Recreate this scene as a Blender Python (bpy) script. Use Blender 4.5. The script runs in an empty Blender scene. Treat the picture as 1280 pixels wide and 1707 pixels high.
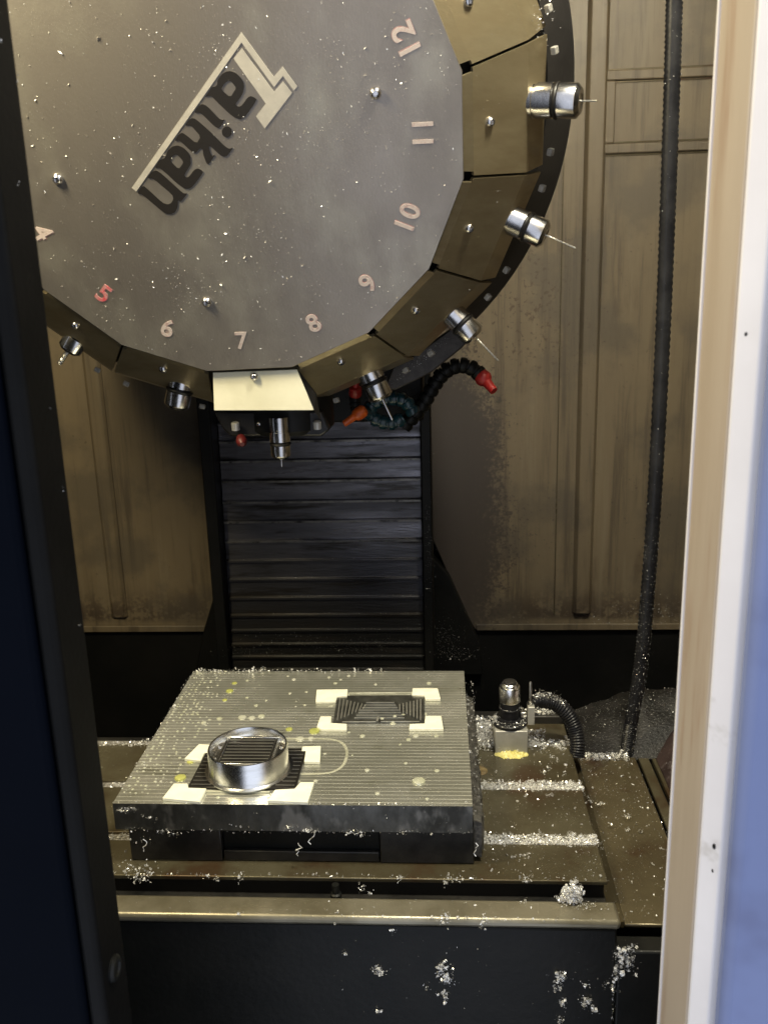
import bpy, math, random
from mathutils import Vector, Matrix, noise
random.seed(7)
S = bpy.context.scene
COL = S.collection
V = Vector
# ------------------------------------------------------------------ camera
O = V((0, 0, 1.4))
F_PX = 1500.0
pitch, yaw, roll = math.radians(14.8), math.radians(3.8), math.radians(1.7)
fw = V((-math.sin(yaw)*math.cos(pitch), math.cos(yaw)*math.cos(pitch), -math.sin(pitch)))
_r = V((math.cos(yaw), math.sin(yaw), 0)); _u = _r.cross(fw)
cr = _r*math.cos(roll) - _u*math.sin(roll); cu = _r*math.sin(roll) + _u*math.cos(roll)
cam = bpy.data.cameras.new('camera'); camo = bpy.data.objects.new('camera', cam); COL.objects.link(camo)
camo.matrix_world = Matrix(((cr.x, cu.x, -fw.x, O.x), (cr.y, cu.y, -fw.y, O.y), (cr.z, cu.z, -fw.z, O.z), (0, 0, 0, 1)))
cam.sensor_fit = 'VERTICAL'; cam.sensor_height = 24; cam.lens = 24*F_PX/1707.0
cam.clip_start = 0.01; cam.clip_end = 100
cam.dof.use_dof = True; cam.dof.focus_distance = 1.05; cam.dof.aperture_fstop = 9
S.camera = camo
# ------------------------------------------------------------------ room light and lamps
w = bpy.data.worlds.new('World'); S.world = w; w.use_nodes = True
w.node_tree.nodes['Background'].inputs[0].default_value = (0.80, 0.86, 1.0, 1)
w.node_tree.nodes['Background'].inputs[1].default_value = 1.05
def area(name, loc, target, size, power, col, sy=None):
    l = bpy.data.lights.new(name, 'AREA'); l.energy = power; l.color = col; l.size = size
    if sy: l.shape = 'RECTANGLE'; l.size_y = sy
    o = bpy.data.objects.new(name, l); COL.objects.link(o); o.location = loc
    o.rotation_euler = (V(target)-V(loc)).to_track_quat('-Z', 'Y').to_euler(); return o
area('work_lamp', (0.30, 0.60, 2.15), (0.0, 1.0, 0.9), 0.10, 27.0, (1.0, 0.93, 0.72), 0.30)
area('work_lamp_left', (-0.60, 0.60, 1.88), (-0.38, 0.95, 1.62), 0.08, 13.0, (1.0, 0.86, 0.54), 0.25)
S.view_settings.view_transform = 'Standard'; S.view_settings.look = 'None'
S.view_settings.exposure = 0; S.view_settings.gamma = 1
# ------------------------------------------------------------------ helpers
def ray(px, py): return fw + cr*((px-640)/F_PX) - cu*((py-853.5)/F_PX)
def atY(px, py, Y): d = ray(px, py); return O + d*(Y/d.y)
def atZ(px, py, Z): d = ray(px, py); return O + d*((Z-O.z)/d.z)
def onP(px, py, P0, n): d = ray(px, py); return O + d*((P0-O).dot(n)/d.dot(n))
def depth(P): return (P-O).dot(fw)

class MB:
    def __init__(s): s.v = []; s.f = []
    def add(s, vs, fs):
        b = len(s.v); s.v += [V(p) for p in vs]; s.f += [tuple(b+i for i in f) for f in fs]
    def box(s, lo, hi):
        x0, y0, z0 = lo; x1, y1, z1 = hi
        s.add([(x0,y0,z0),(x1,y0,z0),(x1,y1,z0),(x0,y1,z0),(x0,y0,z1),(x1,y0,z1),(x1,y1,z1),(x0,y1,z1)],
              [(0,3,2,1),(4,5,6,7),(0,1,5,4),(1,2,6,5),(2,3,7,6),(3,0,4,7)])
    def prism(s, pts, off):
        n = len(pts); pts = [V(p) for p in pts]
        s.add(pts + [p+V(off) for p in pts], [tuple(range(n))[::-1], tuple(range(n, 2*n))] + [(i, (i+1) % n, n+(i+1) % n, n+i) for i in range(n)])
    def lathe(s, prof, org, ax, seg=32, cap=True):
        ax = V(ax).normalized(); a = ax.orthogonal().normalized(); b = ax.cross(a); org = V(org)
        base = len(s.v); m = len(prof)
        for t, r in prof:
            for k in range(seg):
                an = 2*math.pi*k/seg
                s.v.append(org + ax*t + (a*math.cos(an)+b*math.sin(an))*r)
        for i in range(m-1):
            for k in range(seg):
                k2 = (k+1) % seg
                s.f.append((base+i*seg+k, base+i*seg+k2, base+(i+1)*seg+k2, base+(i+1)*seg+k))
        if cap:
            s.f.append(tuple(base+k for k in range(seg))[::-1]); s.f.append(tuple(base+(m-1)*seg+k for k in range(seg)))
    def tube(s, path, rad, seg=10):
        path = [V(p) for p in path]; n = len(path)
        rr = rad if isinstance(rad, (list, tuple)) else [rad]*n
        base = len(s.v); a = None
        for i, p in enumerate(path):
            t = (path[min(i+1, n-1)]-path[max(i-1, 0)]).normalized()
            a = t.orthogonal().normalized() if a is None else (a - t*a.dot(t)).normalized()
            b = t.cross(a)
            for k in range(seg):
                an = 2*math.pi*k/seg; s.v.append(p+(a*math.cos(an)+b*math.sin(an))*rr[i])
        for i in range(n-1):
            for k in range(seg):
                k2 = (k+1) % seg; s.f.append((base+i*seg+k, base+i*seg+k2, base+(i+1)*seg+k2, base+(i+1)*seg+k))
        s.f.append(tuple(base+k for k in range(seg))[::-1]); s.f.append(tuple(base+(n-1)*seg+k for k in range(seg)))
    def build(s, name, m, parent=None, smooth=False, bevel=0, angle=35):
        me = bpy.data.meshes.new(name); off = wloc(parent) if parent else V((0, 0, 0))
        me.from_pydata([tuple(p-off) for p in s.v], [], s.f); me.update()
        import bmesh
        bm = bmesh.new(); bm.from_mesh(me); bmesh.ops.recalc_face_normals(bm, faces=bm.faces); bm.to_mesh(me); bm.free()
        me.materials.append(m)
        if smooth or bevel:
            me.polygons.foreach_set('use_smooth', [True]*len(me.polygons)); me.set_sharp_from_angle(angle=math.radians(angle))
        o = bpy.data.objects.new(name, me); COL.objects.link(o); o.parent = parent
        if bevel:
            b = o.modifiers.new('bevel', 'BEVEL'); b.width = bevel; b.segments = 2; b.limit_method = 'ANGLE'; b.angle_limit = math.radians(40)
            b.harden_normals = False
        return o
def wloc(o):
    p = V((0, 0, 0))
    while o: p += o.location; o = o.parent
    return p
def tag(o, label=None, cat=None, group=None, kind=None):
    if label: o['label'] = label
    if cat: o['category'] = cat
    if group: o['group'] = group
    if kind: o['kind'] = kind
    return o
def empty(name, loc, label=None, cat=None, group=None, kind=None):
    o = bpy.data.objects.new(name, None); COL.objects.link(o); o.location = loc; o.empty_display_size = .02
    return tag(o, label, cat, group, kind)
def solo(mb, name, m, loc, **kw):      # one-mesh thing with its origin at loc
    t = {k: kw.pop(k) for k in ('label', 'cat', 'group', 'kind') if k in kw}
    loc = V(loc); mb.v = [p-loc for p in mb.v]
    o = mb.build(name, m, None, **kw); o.location = loc
    return tag(o, **t)
def smooth_path(pts, n=8):
    out = []; P = [V(p) for p in pts]; P = [P[0]*2-P[1]] + P + [P[-1]*2-P[-2]]
    for i in range(1, len(P)-2):
        for k in range(n):
            t = k/n; a, b, c, d = P[i-1:i+3]
            out.append(0.5*((2*b)+(c-a)*t+(2*a-5*b+4*c-d)*t*t+(3*b-a-3*c+d)*t**3))
    out.append(P[-2]); return out

# ------------------------------------------------------------------ materials
def mat(name, c1, c2=None, scale=6, rough=.5, metal=0, bump=0, bscale=80, stretch=(1, 1, 1), rvar=0, lo=.35, hi=.65, c3=None, s3=40, lo3=.62, hi3=.7, coat=0):
    m = bpy.data.materials.new(name); m.use_nodes = True; nt = m.node_tree; N = nt.nodes; L = nt.links
    b = N['Principled BSDF']; b.inputs['Roughness'].default_value = rough; b.inputs['Metallic'].default_value = metal
    b.inputs['Coat Weight'].default_value = coat; b.inputs['Coat Roughness'].default_value = .15
    b.inputs['Base Color'].default_value = (*c1, 1)
    tc = N.new('ShaderNodeTexCoord'); mp = N.new('ShaderNodeMapping'); mp.inputs['Scale'].default_value = stretch
    L.new(tc.outputs['Object'], mp.inputs['Vector'])
    def ns(sc, det=6, ro=.6):
        n = N.new('ShaderNodeTexNoise'); n.inputs['Scale'].default_value = sc; n.inputs['Detail'].default_value = det; n.inputs['Roughness'].default_value = ro
        L.new(mp.outputs[0], n.inputs['Vector']); return n
    def rng(src, a, z, o0=0, o1=1):
        r = N.new('ShaderNodeMapRange'); r.interpolation_type = 'SMOOTHSTEP'
        for i, v_ in enumerate((a, z, o0, o1)): r.inputs[i+1].default_value = v_
        L.new(src, r.inputs[0]); return r.outputs[0]
    out = None
    if c2:
        n = ns(scale); f_ = rng(n.outputs['Fac'], lo, hi)
        mx = N.new('ShaderNodeMix'); mx.data_type = 'RGBA'; mx.inputs[6].default_value = (*c1, 1); mx.inputs[7].default_value = (*c2, 1)
        L.new(f_, mx.inputs[0]); out = mx.outputs[2]
        if c3:
            n3 = ns(s3, 4); f3 = rng(n3.outputs['Fac'], lo3, hi3)
            m3 = N.new('ShaderNodeMix'); m3.data_type = 'RGBA'; m3.inputs[7].default_value = (*c3, 1)
            L.new(out, m3.inputs[6]); L.new(f3, m3.inputs[0]); out = m3.outputs[2]
        L.new(out, b.inputs['Base Color'])
        if rvar: L.new(rng(n.outputs['Fac'], .3, .7, rough-rvar, rough+rvar), b.inputs['Roughness'])
    if bump:
        n2 = ns(bscale, 3, .5); bp = N.new('ShaderNodeBump'); bp.inputs['Strength'].default_value = bump; bp.inputs['Distance'].default_value = .001
        L.new(n2.outputs['Fac'], bp.inputs['Height']); L.new(bp.outputs[0], b.inputs['Normal'])
    m['hook'] = 1
    return m
M = {}
M['face'] = mat('brushed_cover', (.295, .268, .245), (.235, .214, .198), 4, .40, .7, .12, 260, (1.6, 1, 1), .05, c3=(.335, .315, .28), s3=9, lo3=.46, hi3=.78)
M['cap'] = mat('pocket_cap_metal', (.47, .395, .25), (.34, .275, .165), 9, .37, .8, .12, 260, (1, 1, 3), .06)
M['cap_lit'] = mat('lit_pocket_cap_metal', (.80, .77, .60), (.70, .67, .50), 12, .5, .15, .1, 300)  # paler copy of the cap metal, the caught light is put into its colour
M['steel'] = mat('ground_steel', (.68, .67, .67), (.52, .51, .51), 40, .24, 1, .05, 400)
M['steel_dull'] = mat('dull_steel', (.5, .49, .46), (.36, .35, .32), 40, .35, 1, .2, 300)
M['alu'] = mat('machined_aluminium', (.95, .95, .94), (.84, .84, .83), 20, .22, 1, .1, 500, (1, 1, 8))
M['block'] = mat('aluminium_block', (.50, .49, .45), (.40, .39, .35), 30, .5, .6, .2, 500)
M['black'] = mat('black_paint', (.005, .0055, .005), (.009, .009, .008), 12, .45, 0, .3, 150)
M['pit'] = mat('black_casting', (.0025, .0027, .0025), (.006, .0058, .0055), 8, .55, 0, .5, 60)
M['ring'] = mat('black_ring_paint', (.020, .019, .019), (.030, .028, .027), 20, .33, .2, .2, 200)
M['rubber'] = mat('black_rubber', (.010, .010, .012), (.02, .02, .022), 30, .38, 0, .3, 200)
M['gap'] = mat('dark_gap', (.004, .003, .002))
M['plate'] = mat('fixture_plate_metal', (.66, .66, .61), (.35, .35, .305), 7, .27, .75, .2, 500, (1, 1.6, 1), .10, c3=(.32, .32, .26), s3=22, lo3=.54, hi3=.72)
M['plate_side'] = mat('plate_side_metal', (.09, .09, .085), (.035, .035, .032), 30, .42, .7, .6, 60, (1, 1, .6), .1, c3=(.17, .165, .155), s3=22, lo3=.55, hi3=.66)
M['base'] = mat('vacuum_base_metal', (.050, .047, .043), (.018, .018, .018), 20, .4, .6, .3, 60)
M['table'] = mat('oily_cast_table', (.145, .130, .085), (.075, .061, .034), 7, .32, .55, .35, 120, (1, 1, 1), .12, c3=(.07, .042, .022), s3=14, lo3=.52, hi3=.7)
M['table_edge'] = mat('table_front_ledge', (.28, .255, .19), (.17, .15, .10), 14, .34, .6, .3, 100)
M['cover'] = mat('oily_way_cover', (.130, .108, .064), (.068, .052, .028), 6, .33, .5, .3, 90, (1, 1, 1), .1, c3=(.055, .022, .010), s3=9, lo3=.5, hi3=.68)
M['white'] = mat('white_plastic', (.84, .83, .70), (.76, .75, .62), 60, .4, 0, .05, 300)
M['darkpart'] = mat('dark_workpiece', (.03, .028, .026), (.06, .056, .05), 40, .3, .7, .1, 300)
M['fin'] = mat('light_fin', (.75, .73, .66), None, rough=.35, metal=.8)
M['ridge'] = mat('ridge_highlight', (.85, .85, .76), (.50, .50, .42), 18, .35, .5)  # pale ridge tops carry the edge highlights as colour
M['silver'] = mat('dull_silver_workpiece', (.20, .20, .18), (.10, .10, .09), 60, .3, .8, .1, 300)
M['seal'] = mat('seal_cord', (.52, .52, .42), (.36, .36, .28), 60, .4, .3)
M['chip'] = mat('aluminium_chip', (.97, .96, .93), None, rough=.22, metal=.5)
M['chip_dull'] = mat('grey_swarf', (.30, .29, .28), (.5, .49, .48), 300, .4, .8)
M['dirt'] = mat('dirty_swarf_bed', (.45, .43, .41), (.14, .13, .11), 300, .5, .5, 1, 500)
M['yellow'] = mat('yellow_grease', (.66, .60, .26), (.50, .44, .12), 160, .35, 0, .6, 300)
M['drop'] = mat('coolant_drop', (.60, .60, .52), (.50, .51, .38), 30, .15, .3)
M['drop_y'] = mat('yellow_coolant_drop', (.50, .50, .16), (.38, .40, .12), 50, .2, .2)
M['orange'] = mat('orange_plastic', (.72, .13, .015), (.55, .09, .01), 80, .4)
M['red'] = mat('red_plastic', (.45, .025, .02), (.3, .015, .015), 80, .4)
M['teal'] = mat('teal_plastic', (.010, .045, .055), (.006, .03, .04), 60, .3)
M['slat'] = mat('way_cover_slat_metal', (.23, .22, .235), (.12, .115, .12), 9, .36, .5, .4, 90, (.4, 1, 3), .1, c3=(.05, .042, .035), s3=8, lo3=.55, hi3=.7)
M['slat_dark'] = mat('dark_slat', (.045, .042, .038), (.022, .020, .018), 12, .5, .3, .8, 120, (.5, 1, 2), .1, c3=(.10, .095, .09), s3=70, lo3=.6, hi3=.72)
M['slat_lip'] = mat('way_cover_lip', (.26, .25, .24), (.12, .115, .11), 30, .4, .6, .5, 90, (1, 1, 1), c3=(.03, .03, .03), s3=60, lo3=.5, hi3=.7)
M['navy'] = mat('navy_door_paint', (.0006, .0016, .0040), (.001, .002, .005), 4, .75, 0, .05, 200)
M['navy'].node_tree.nodes['Principled BSDF'].inputs['Specular IOR Level'].default_value = .05
BSP = lambda k, v: M[k].node_tree.nodes['Principled BSDF'].inputs['Specular IOR Level'].__setattr__('default_value', v)
M['door_edge'] = mat('grey_black_door_edge', (.004, .0039, .0036), (.002, .002, .0018), 10, .55, .1, .2, 200)
BSP('door_edge', .12); BSP('rubber', .22); BSP('black', .22); BSP('pit', .3)
M['jamb'] = mat('beige_jamb_paint', (.46, .385, .30), (.39, .315, .235), 5, .5, 0, .05, 200, (3, 3, .45), c3=(.33, .22, .15), s3=9, lo3=.52, hi3=.72)
M['jamb_white'] = mat('white_jamb_paint', (.82, .78, .76), (.75, .71, .69), 6, .5, c3=(.62, .58, .54), s3=26, lo3=.64, hi3=.74)
M['blue'] = mat('blue_panel_paint', (.19, .23, .41), (.17, .21, .38), 3, .5, 0, .05, 200, c3=(.14, .165, .30), s3=7, lo3=.56, hi3=.72)
M['logo_dark'] = mat('black_decal', (.008, .006, .005), None, rough=.5)
M['logo_light'] = mat('pale_decal', (.47, .445, .40), (.40, .38, .345), 40, .5, .2)
M['pink'] = mat('pale_pink_number', (.49, .42, .40), (.40, .28, .27), 200, .55, lo=.5, hi=.7)
M['pinkred'] = mat('red_number', (.5, .06, .08), (.45, .22, .22), 250, .55)
M['clipm'] = mat('grey_clip_plastic', (.32, .31, .28), (.22, .21, .19), 300, .45)
M['stud'] = mat('white_stud', (.50, .49, .46), None, rough=.35, metal=.3)

def wall_mat(name, dirty=None):
    m = mat(name, (.170, .132, .083), (.140, .108, .068), 3, .5, 0, .15, 60, (2, 2, .5), .05, c3=(.10, .073, .045), s3=9, lo3=.58, hi3=.75)
    nt = m.node_tree; N = nt.nodes; L = nt.links; b = N['Principled BSDF']
    src = b.inputs['Base Color'].links[0].from_socket
    geo = N.new('ShaderNodeNewGeometry'); sep = N.new('ShaderNodeSeparateXYZ'); L.new(geo.outputs['Position'], sep.inputs[0])
    def n_(t, **k):
        n = N.new(t)
        for a, v_ in k.items(): n.inputs[a].default_value = v_
        L.new(geo.outputs['Position'], n.inputs['Vector']); return n
    def mth(op, a, c):
        x = N.new('ShaderNodeMath'); x.operation = op
        for i, q in enumerate((a, c)):
            if isinstance(q, (int, float)): x.inputs[i].default_value = q
            else: L.new(q, x.inputs[i])
        return x.outputs[0]
    def rg(s_, a, z, o0=0., o1=1.):
        r = N.new('ShaderNodeMapRange'); r.interpolation_type = 'SMOOTHSTEP'
        for i, v_ in enumerate((a, z, o0, o1)): r.inputs[i+1].default_value = v_
        L.new(s_, r.inputs[0]); return r.outputs[0]
    def mix(fac, col, src):
        x = N.new('ShaderNodeMix'); x.data_type = 'RGBA'; x.inputs[7].default_value = (*col, 1); L.new(src, x.inputs[6]); L.new(fac, x.inputs[0]); return x.outputs[2]
    big = n_('ShaderNodeTexNoise', Scale=9, Detail=8, Roughness=.65); fine = n_('ShaderNodeTexNoise', Scale=140, Detail=3, Roughness=.6)
    vf = n_('ShaderNodeTexNoise', Scale=330, Detail=2, Roughness=.6)
    mid = n_('ShaderNodeTexNoise', Scale=38, Detail=5, Roughness=.7)
    # grime deposit just above the bottom lip
    band = mth('MULTIPLY', rg(sep.outputs['Z'], WALL_BOT+.015, WALL_BOT+.028), rg(sep.outputs['Z'], WALL_BOT+.10, WALL_BOT+.03))
    band = mth('MULTIPLY', band, rg(mth('ADD', mid.outputs['Fac'], mth('MULTIPLY', fine.outputs['Fac'], .5)), .62, .8))
    src = mix(mth('MULTIPLY', band, .85), (.05, .035, .025), src)
    mp2 = N.new('ShaderNodeMapping'); mp2.inputs['Scale'].default_value = (34, 34, 1.6); L.new(geo.outputs['Position'], mp2.inputs['Vector'])
    stk = N.new('ShaderNodeTexNoise'); stk.inputs['Scale'].default_value = 1; stk.inputs['Detail'].default_value = 6; stk.inputs['Roughness'].default_value = .7; L.new(mp2.outputs[0], stk.inputs['Vector'])
    src = mix(mth('MULTIPLY', rg(stk.outputs['Fac'], .49, .66), .72), (.060, .046, .032), src)
    src = mix(mth('MULTIPLY', rg(stk.outputs['Fac'], .46, .30), .30), (.24, .20, .14), src)
    blt = n_('ShaderNodeTexNoise', Scale=5.5, Detail=7, Roughness=.6)
    src = mix(mth('MULTIPLY', rg(blt.outputs['Fac'], .48, .62), .55), (.075, .064, .050), src)
    # small dark specks everywhere
    sp = rg(fine.outputs['Fac'], .665, .70); sp = mth('MULTIPLY', sp, rg(big.outputs['Fac'], .47, .6))
    src = mix(mth('MULTIPLY', sp, .6), (.06, .04, .025), src)
    if dirty:
        x0, z0, z1 = dirty
        d = rg(sep.outputs['X'], x0+.16, x0-.02, 0, 1)
        zz = mth('MULTIPLY', rg(sep.outputs['Z'], z1+.02, z1-.14), rg(sep.outputs['Z'], z0-.2, z0+.16, .4, 1))
        a = mth('ADD', mth('MULTIPLY', d, .9), mth('MULTIPLY', big.outputs['Fac'], .55))
        a = mth('ADD', a, mth('MULTIPLY', mid.outputs['Fac'], .55))
        a = mth('ADD', a, mth('MULTIPLY', fine.outputs['Fac'], .35)); a = mth('MULTIPLY', a, mth('ADD', mth('MULTIPLY', zz, .35), .65))
        src = mix(mth('MULTIPLY', rg(a, .92, 1.32), .72), (.040, .034, .030), src)
        src = mix(mth('MULTIPLY', rg(mth('ADD', a, mth('MULTIPLY', mth('ADD', mth('SUBTRACT', fine.outputs['Fac'], .5), mth('SUBTRACT', vf.outputs['Fac'], .5)), .9)), .98, 1.22), .82), (.048, .038, .032), src)
        # spatter around the magazine rim
        e = mth('MULTIPLY', rg(sep.outputs['X'], x0+.32, x0+.08), mth('MULTIPLY', rg(sep.outputs['Z'], z1-.1, z1+.02), rg(sep.outputs['Z'], z1+.36, z1+.1)))
        e = mth('MULTIPLY', e, rg(mth('ADD', fine.outputs['Fac'], mth('MULTIPLY', mid.outputs['Fac'], .6)), .86, 1.0))
        src = mix(mth('MULTIPLY', e, .65), (.05, .03, .02), src)
    L.new(src, b.inputs['Base Color']); return m

# ------------------------------------------------------------------ chips and curls (real geometry)
def chip_mesh(mb, p, n, s):
    """a small folded, irregular flake"""
    a = V((random.gauss(0, 1), random.gauss(0, 1), random.gauss(0, 1))); a = (a - n*a.dot(n)*random.uniform(.2, 1)).normalized()
    b = a.cross(V((random.gauss(0, 1), random.gauss(0, 1), random.gauss(0, 1)))).normalized()
    l = s*random.uniform(.5, 1.6); w_ = s*random.uniform(.25, .7); c = a.cross(b)*s*random.uniform(-.4, .4)
    q = p + n*(s*.25)
    mb.add([q-a*l*.5, q-b*w_*.5+c, q+a*l*.5, q+b*w_*.5+c], [(0, 1, 3), (1, 2, 3)])
def curl(mb, p, n, s, turns=None):
    """a helical ribbon of swarf"""
    ax = (V((random.gauss(0, 1), random.gauss(0, 1), random.gauss(0, 1)))+n*.3).normalized(); a = ax.orthogonal().normalized(); b = ax.cross(a)
    t = turns or random.uniform(.8, 2.5); k = max(5, int(t*7)); R = s*random.uniform(.3, .6); pit = s*random.uniform(.3, .8); w_ = s*random.uniform(.15, .35)
    base = len(mb.v)
    for i in range(k+1):
        an = i/k*t*2*math.pi; c = p + n*R + a*(math.cos(an)*R)+b*(math.sin(an)*R)+ax*(pit*an/6.28-pit*t/2)
        mb.v += [c-ax*w_*.5, c+ax*w_*.5]
    for i in range(k): mb.f.append((base+2*i, base+2*i+1, base+2*i+3, base+2*i+2))
def scatter(mb, quad, n, cnt, s, dens=None, curls=0, lift=0):
    A, B, C_, D = [V(q) for q in quad]; k = 0; tries = 0
    while k < cnt and tries < cnt*30:
        tries += 1; u = random.random(); v = random.random()
        if dens and random.random() > dens(u, v): continue
        p = (A*(1-u)+B*u)*(1-v)+(D*(1-u)+C_*u)*v + n*random.uniform(0, lift)
        sz = s*random.lognormvariate(0, .45)*.62
        if random.random() < curls: curl(mb, p, n, sz*1.7)
        else: chip_mesh(mb, p, n, sz)
        k += 1
UP = V((0, 0, 1)); FR = V((0, -1, 0))
def clump(mb, c, n, r, cnt, s):
    for _ in range(cnt):
        d = V((random.gauss(0, .5), random.gauss(0, .5), random.gauss(0, .5)))*r
        if d.dot(n) < 0: d -= n*d.dot(n)*1.2
        if random.random() < .3: curl(mb, c+d, n, s*random.uniform(.5, 1.2))
        else: chip_mesh(mb, c+d, n, s*.6)

# ================================================================== ENCLOSURE
WY = 1.62                                        # back wall
WALL_BOT = atY(640, 1050, WY).z
ZT = 2.5
def wx(px, py): return atY(px, py, WY)
m_wall_r = wall_mat('dirty_beige_wall_right', (wx(760, 800).x, wx(760, 1000).z, wx(760, 600).z))
m_wall_l = wall_mat('dirty_beige_wall_left')
def prism_y(pts, dY):  # polygon of (x,z) at WY, thickness dY away
    mb = MB(); mb.prism([(x, WY, z) for x, z in pts], (0, dY, 0)); return mb
def rib(wall, pxl, pxr, ytop, ybot, prot, m, name='wall_rib'):
    a, b = wx(pxl, 800).x, wx(pxr, 800).x
    mb = MB(); z0, z1 = ybot, ytop; e = .006
    mb.prism([(a, WY-.0005, z0), (a+e, WY-prot, z0), (b-e, WY-prot, z0), (b, WY-.0005, z0)], (0, 0, z1-z0))
    return mb.build(name, m, wall, bevel=.0015)
# left wall panel
lw = empty('back_wall_panel', (wx(250, 1050).x, WY, WALL_BOT), 'dim beige sheet wall panel left of the slatted column cover', 'wall panel')
cut = [(350, 560), (352, 640), (362, 700), (372, 830), (380, 900), (377, 950), (365, 1000), (345, 1052)]
ptsl = [(-1.1, WALL_BOT), (-1.1, ZT), (wx(350, 560).x, ZT)] + [(wx(a, b).x, wx(a, b).z) for a, b in cut[:-1]] + [(wx(345, 1050).x, WALL_BOT)]
prism_y(ptsl, .012).build('panel', m_wall_l, lw, bevel=.001)
rib(lw, 160, 190, ZT, WALL_BOT+.03, .006, m_wall_l)
mb = MB(); mb.box((-1.1, WY-.006, WALL_BOT), (wx(345, 1050).x-.002, WY-.0006, WALL_BOT+.012)); mb.build('bottom_lip', m_wall_l, lw, bevel=.001)
mb = MB(); x = wx(197, 900).x; mb.box((x, WY-.0022, WALL_BOT+.04), (x+.0022, WY-.0004, ZT)); mb.build('seam', M['cover'], lw)
# right wall panel
rw = empty('back_wall_panel', (wx(900, 1050).x, WY, WALL_BOT), 'tall beige sheet wall panel right of the column with embossed rectangle and dark splatter', 'wall panel')
cutr = [(700, 560), (703, 700), (722, 900), (748, 960), (775, 1020), (792, 1050)]
ptsr = [(1.1, WALL_BOT), (wx(792, 1050).x, WALL_BOT)] + [(wx(a, b).x, wx(a, b).z) for a, b in cutr[::-1][1:]] + [(wx(700, 560).x, ZT), (1.1, ZT)]
prism_y(ptsr, .012).build('panel', m_wall_r, rw, bevel=.001)
rib(rw, 958, 992, ZT, WALL_BOT+.035, .011, m_wall_r)
mb = MB(); x = wx(925, 900).x; mb.box((x, WY-.002, WALL_BOT+.03), (x+.0016, WY-.0004, ZT)); mb.build('seam', M['cover'], rw)
mb = MB(); mb.box((wx(794, 1050).x, WY-.006, WALL_BOT), (1.1, WY-.0006, WALL_BOT+.012)); mb.build('bottom_lip', m_wall_r, rw, bevel=.001)
# embossed rectangle: a raised frame moulding around a recessed field
ex0, ex1, ez0, ez1 = wx(1008, 180).x, wx(1199, 180).x, wx(1100, 254).z, wx(1100, 114).z
q = .016
for nm, lo, hi in (('moulding', (ex0, ez1-q), (ex1, ez1)), ('moulding', (ex0, ez0), (ex1, ez0+q)), ('moulding', (ex0, ez0+q), (ex0+q, ez1-q)), ('moulding', (ex1-q, ez0+q), (ex1, ez1-q))):
    mb = MB(); mb.box((lo[0], WY-.005, lo[1]), (hi[0], WY-.0005, hi[1])); mb.build(nm, m_wall_r, rw, bevel=.003)
for (a, b, c, d) in ((ex0-.003, ez1-.0005, ex1, ez1+.0022), (ex0+q, ez1-q-.003, ex1, ez1-q-.0006), (ex0+q, ez0+q+.0006, ex1, ez0+q+.003), (ex0, ez0-.003, ex1, ez0-.0006)):
    mb = MB(); mb.box((a, WY-.0015, b), (c, WY-.0006, d)); mb.build('grime_line', M['cover'], rw)

# black pit and remaining enclosure
def struct(name, lo, hi, m):
    mb = MB(); mb.box(lo, hi); o = mb.build(name, m); o['kind'] = 'structure'; return o
struct('chip_pan', (-1.3, .3, .20), (1.3, 1.9, .22), M['pit'])
struct('pit_back_wall', (-1.1, WY+.004, .22), (1.1, WY+.03, WALL_BOT-.0005), M['pit'])
struct('column_back_wall', (-1.1, WY+.05, .22), (1.1, WY+.07, ZT), M['pit'])
struct('enclosure_side_wall', (1.1, .56, .22), (1.12, 1.9, ZT), m_wall_l)
struct('enclosure_side_wall', (-1.12, .56, .22), (-1.1, 1.9, ZT), M['pit'])
struct('enclosure_ceiling', (-1.12, .3, ZT), (1.12, 1.9, ZT+.02), M['pit'])
# sloped guards at the lower back, left and right of the column foot
g = MB()
g.prism([atY(700, 905, 1.60), atY(748, 960, 1.60), atY(800, 1075, 1.60), atY(805, 1125, 1.60), atY(700, 1125, 1.60)], (0, .03, 0))
solo(g, 'column_foot_guard', M['pit'], atY(750, 1120, 1.60), label='black flared guard at the right foot of the column cover', cat='guard', bevel=.002)
g = MB(); g.prism([atY(376, 930, 1.60), atY(385, 960, 1.60), atY(385, 1125, 1.60), atY(325, 1125, 1.60), atY(340, 1050, 1.60)], (0, .03, 0))
solo(g, 'column_foot_guard', M['pit'], atY(350, 1120, 1.60), label='black flared guard at the left foot of the column cover', cat='guard', bevel=.002)

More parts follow.
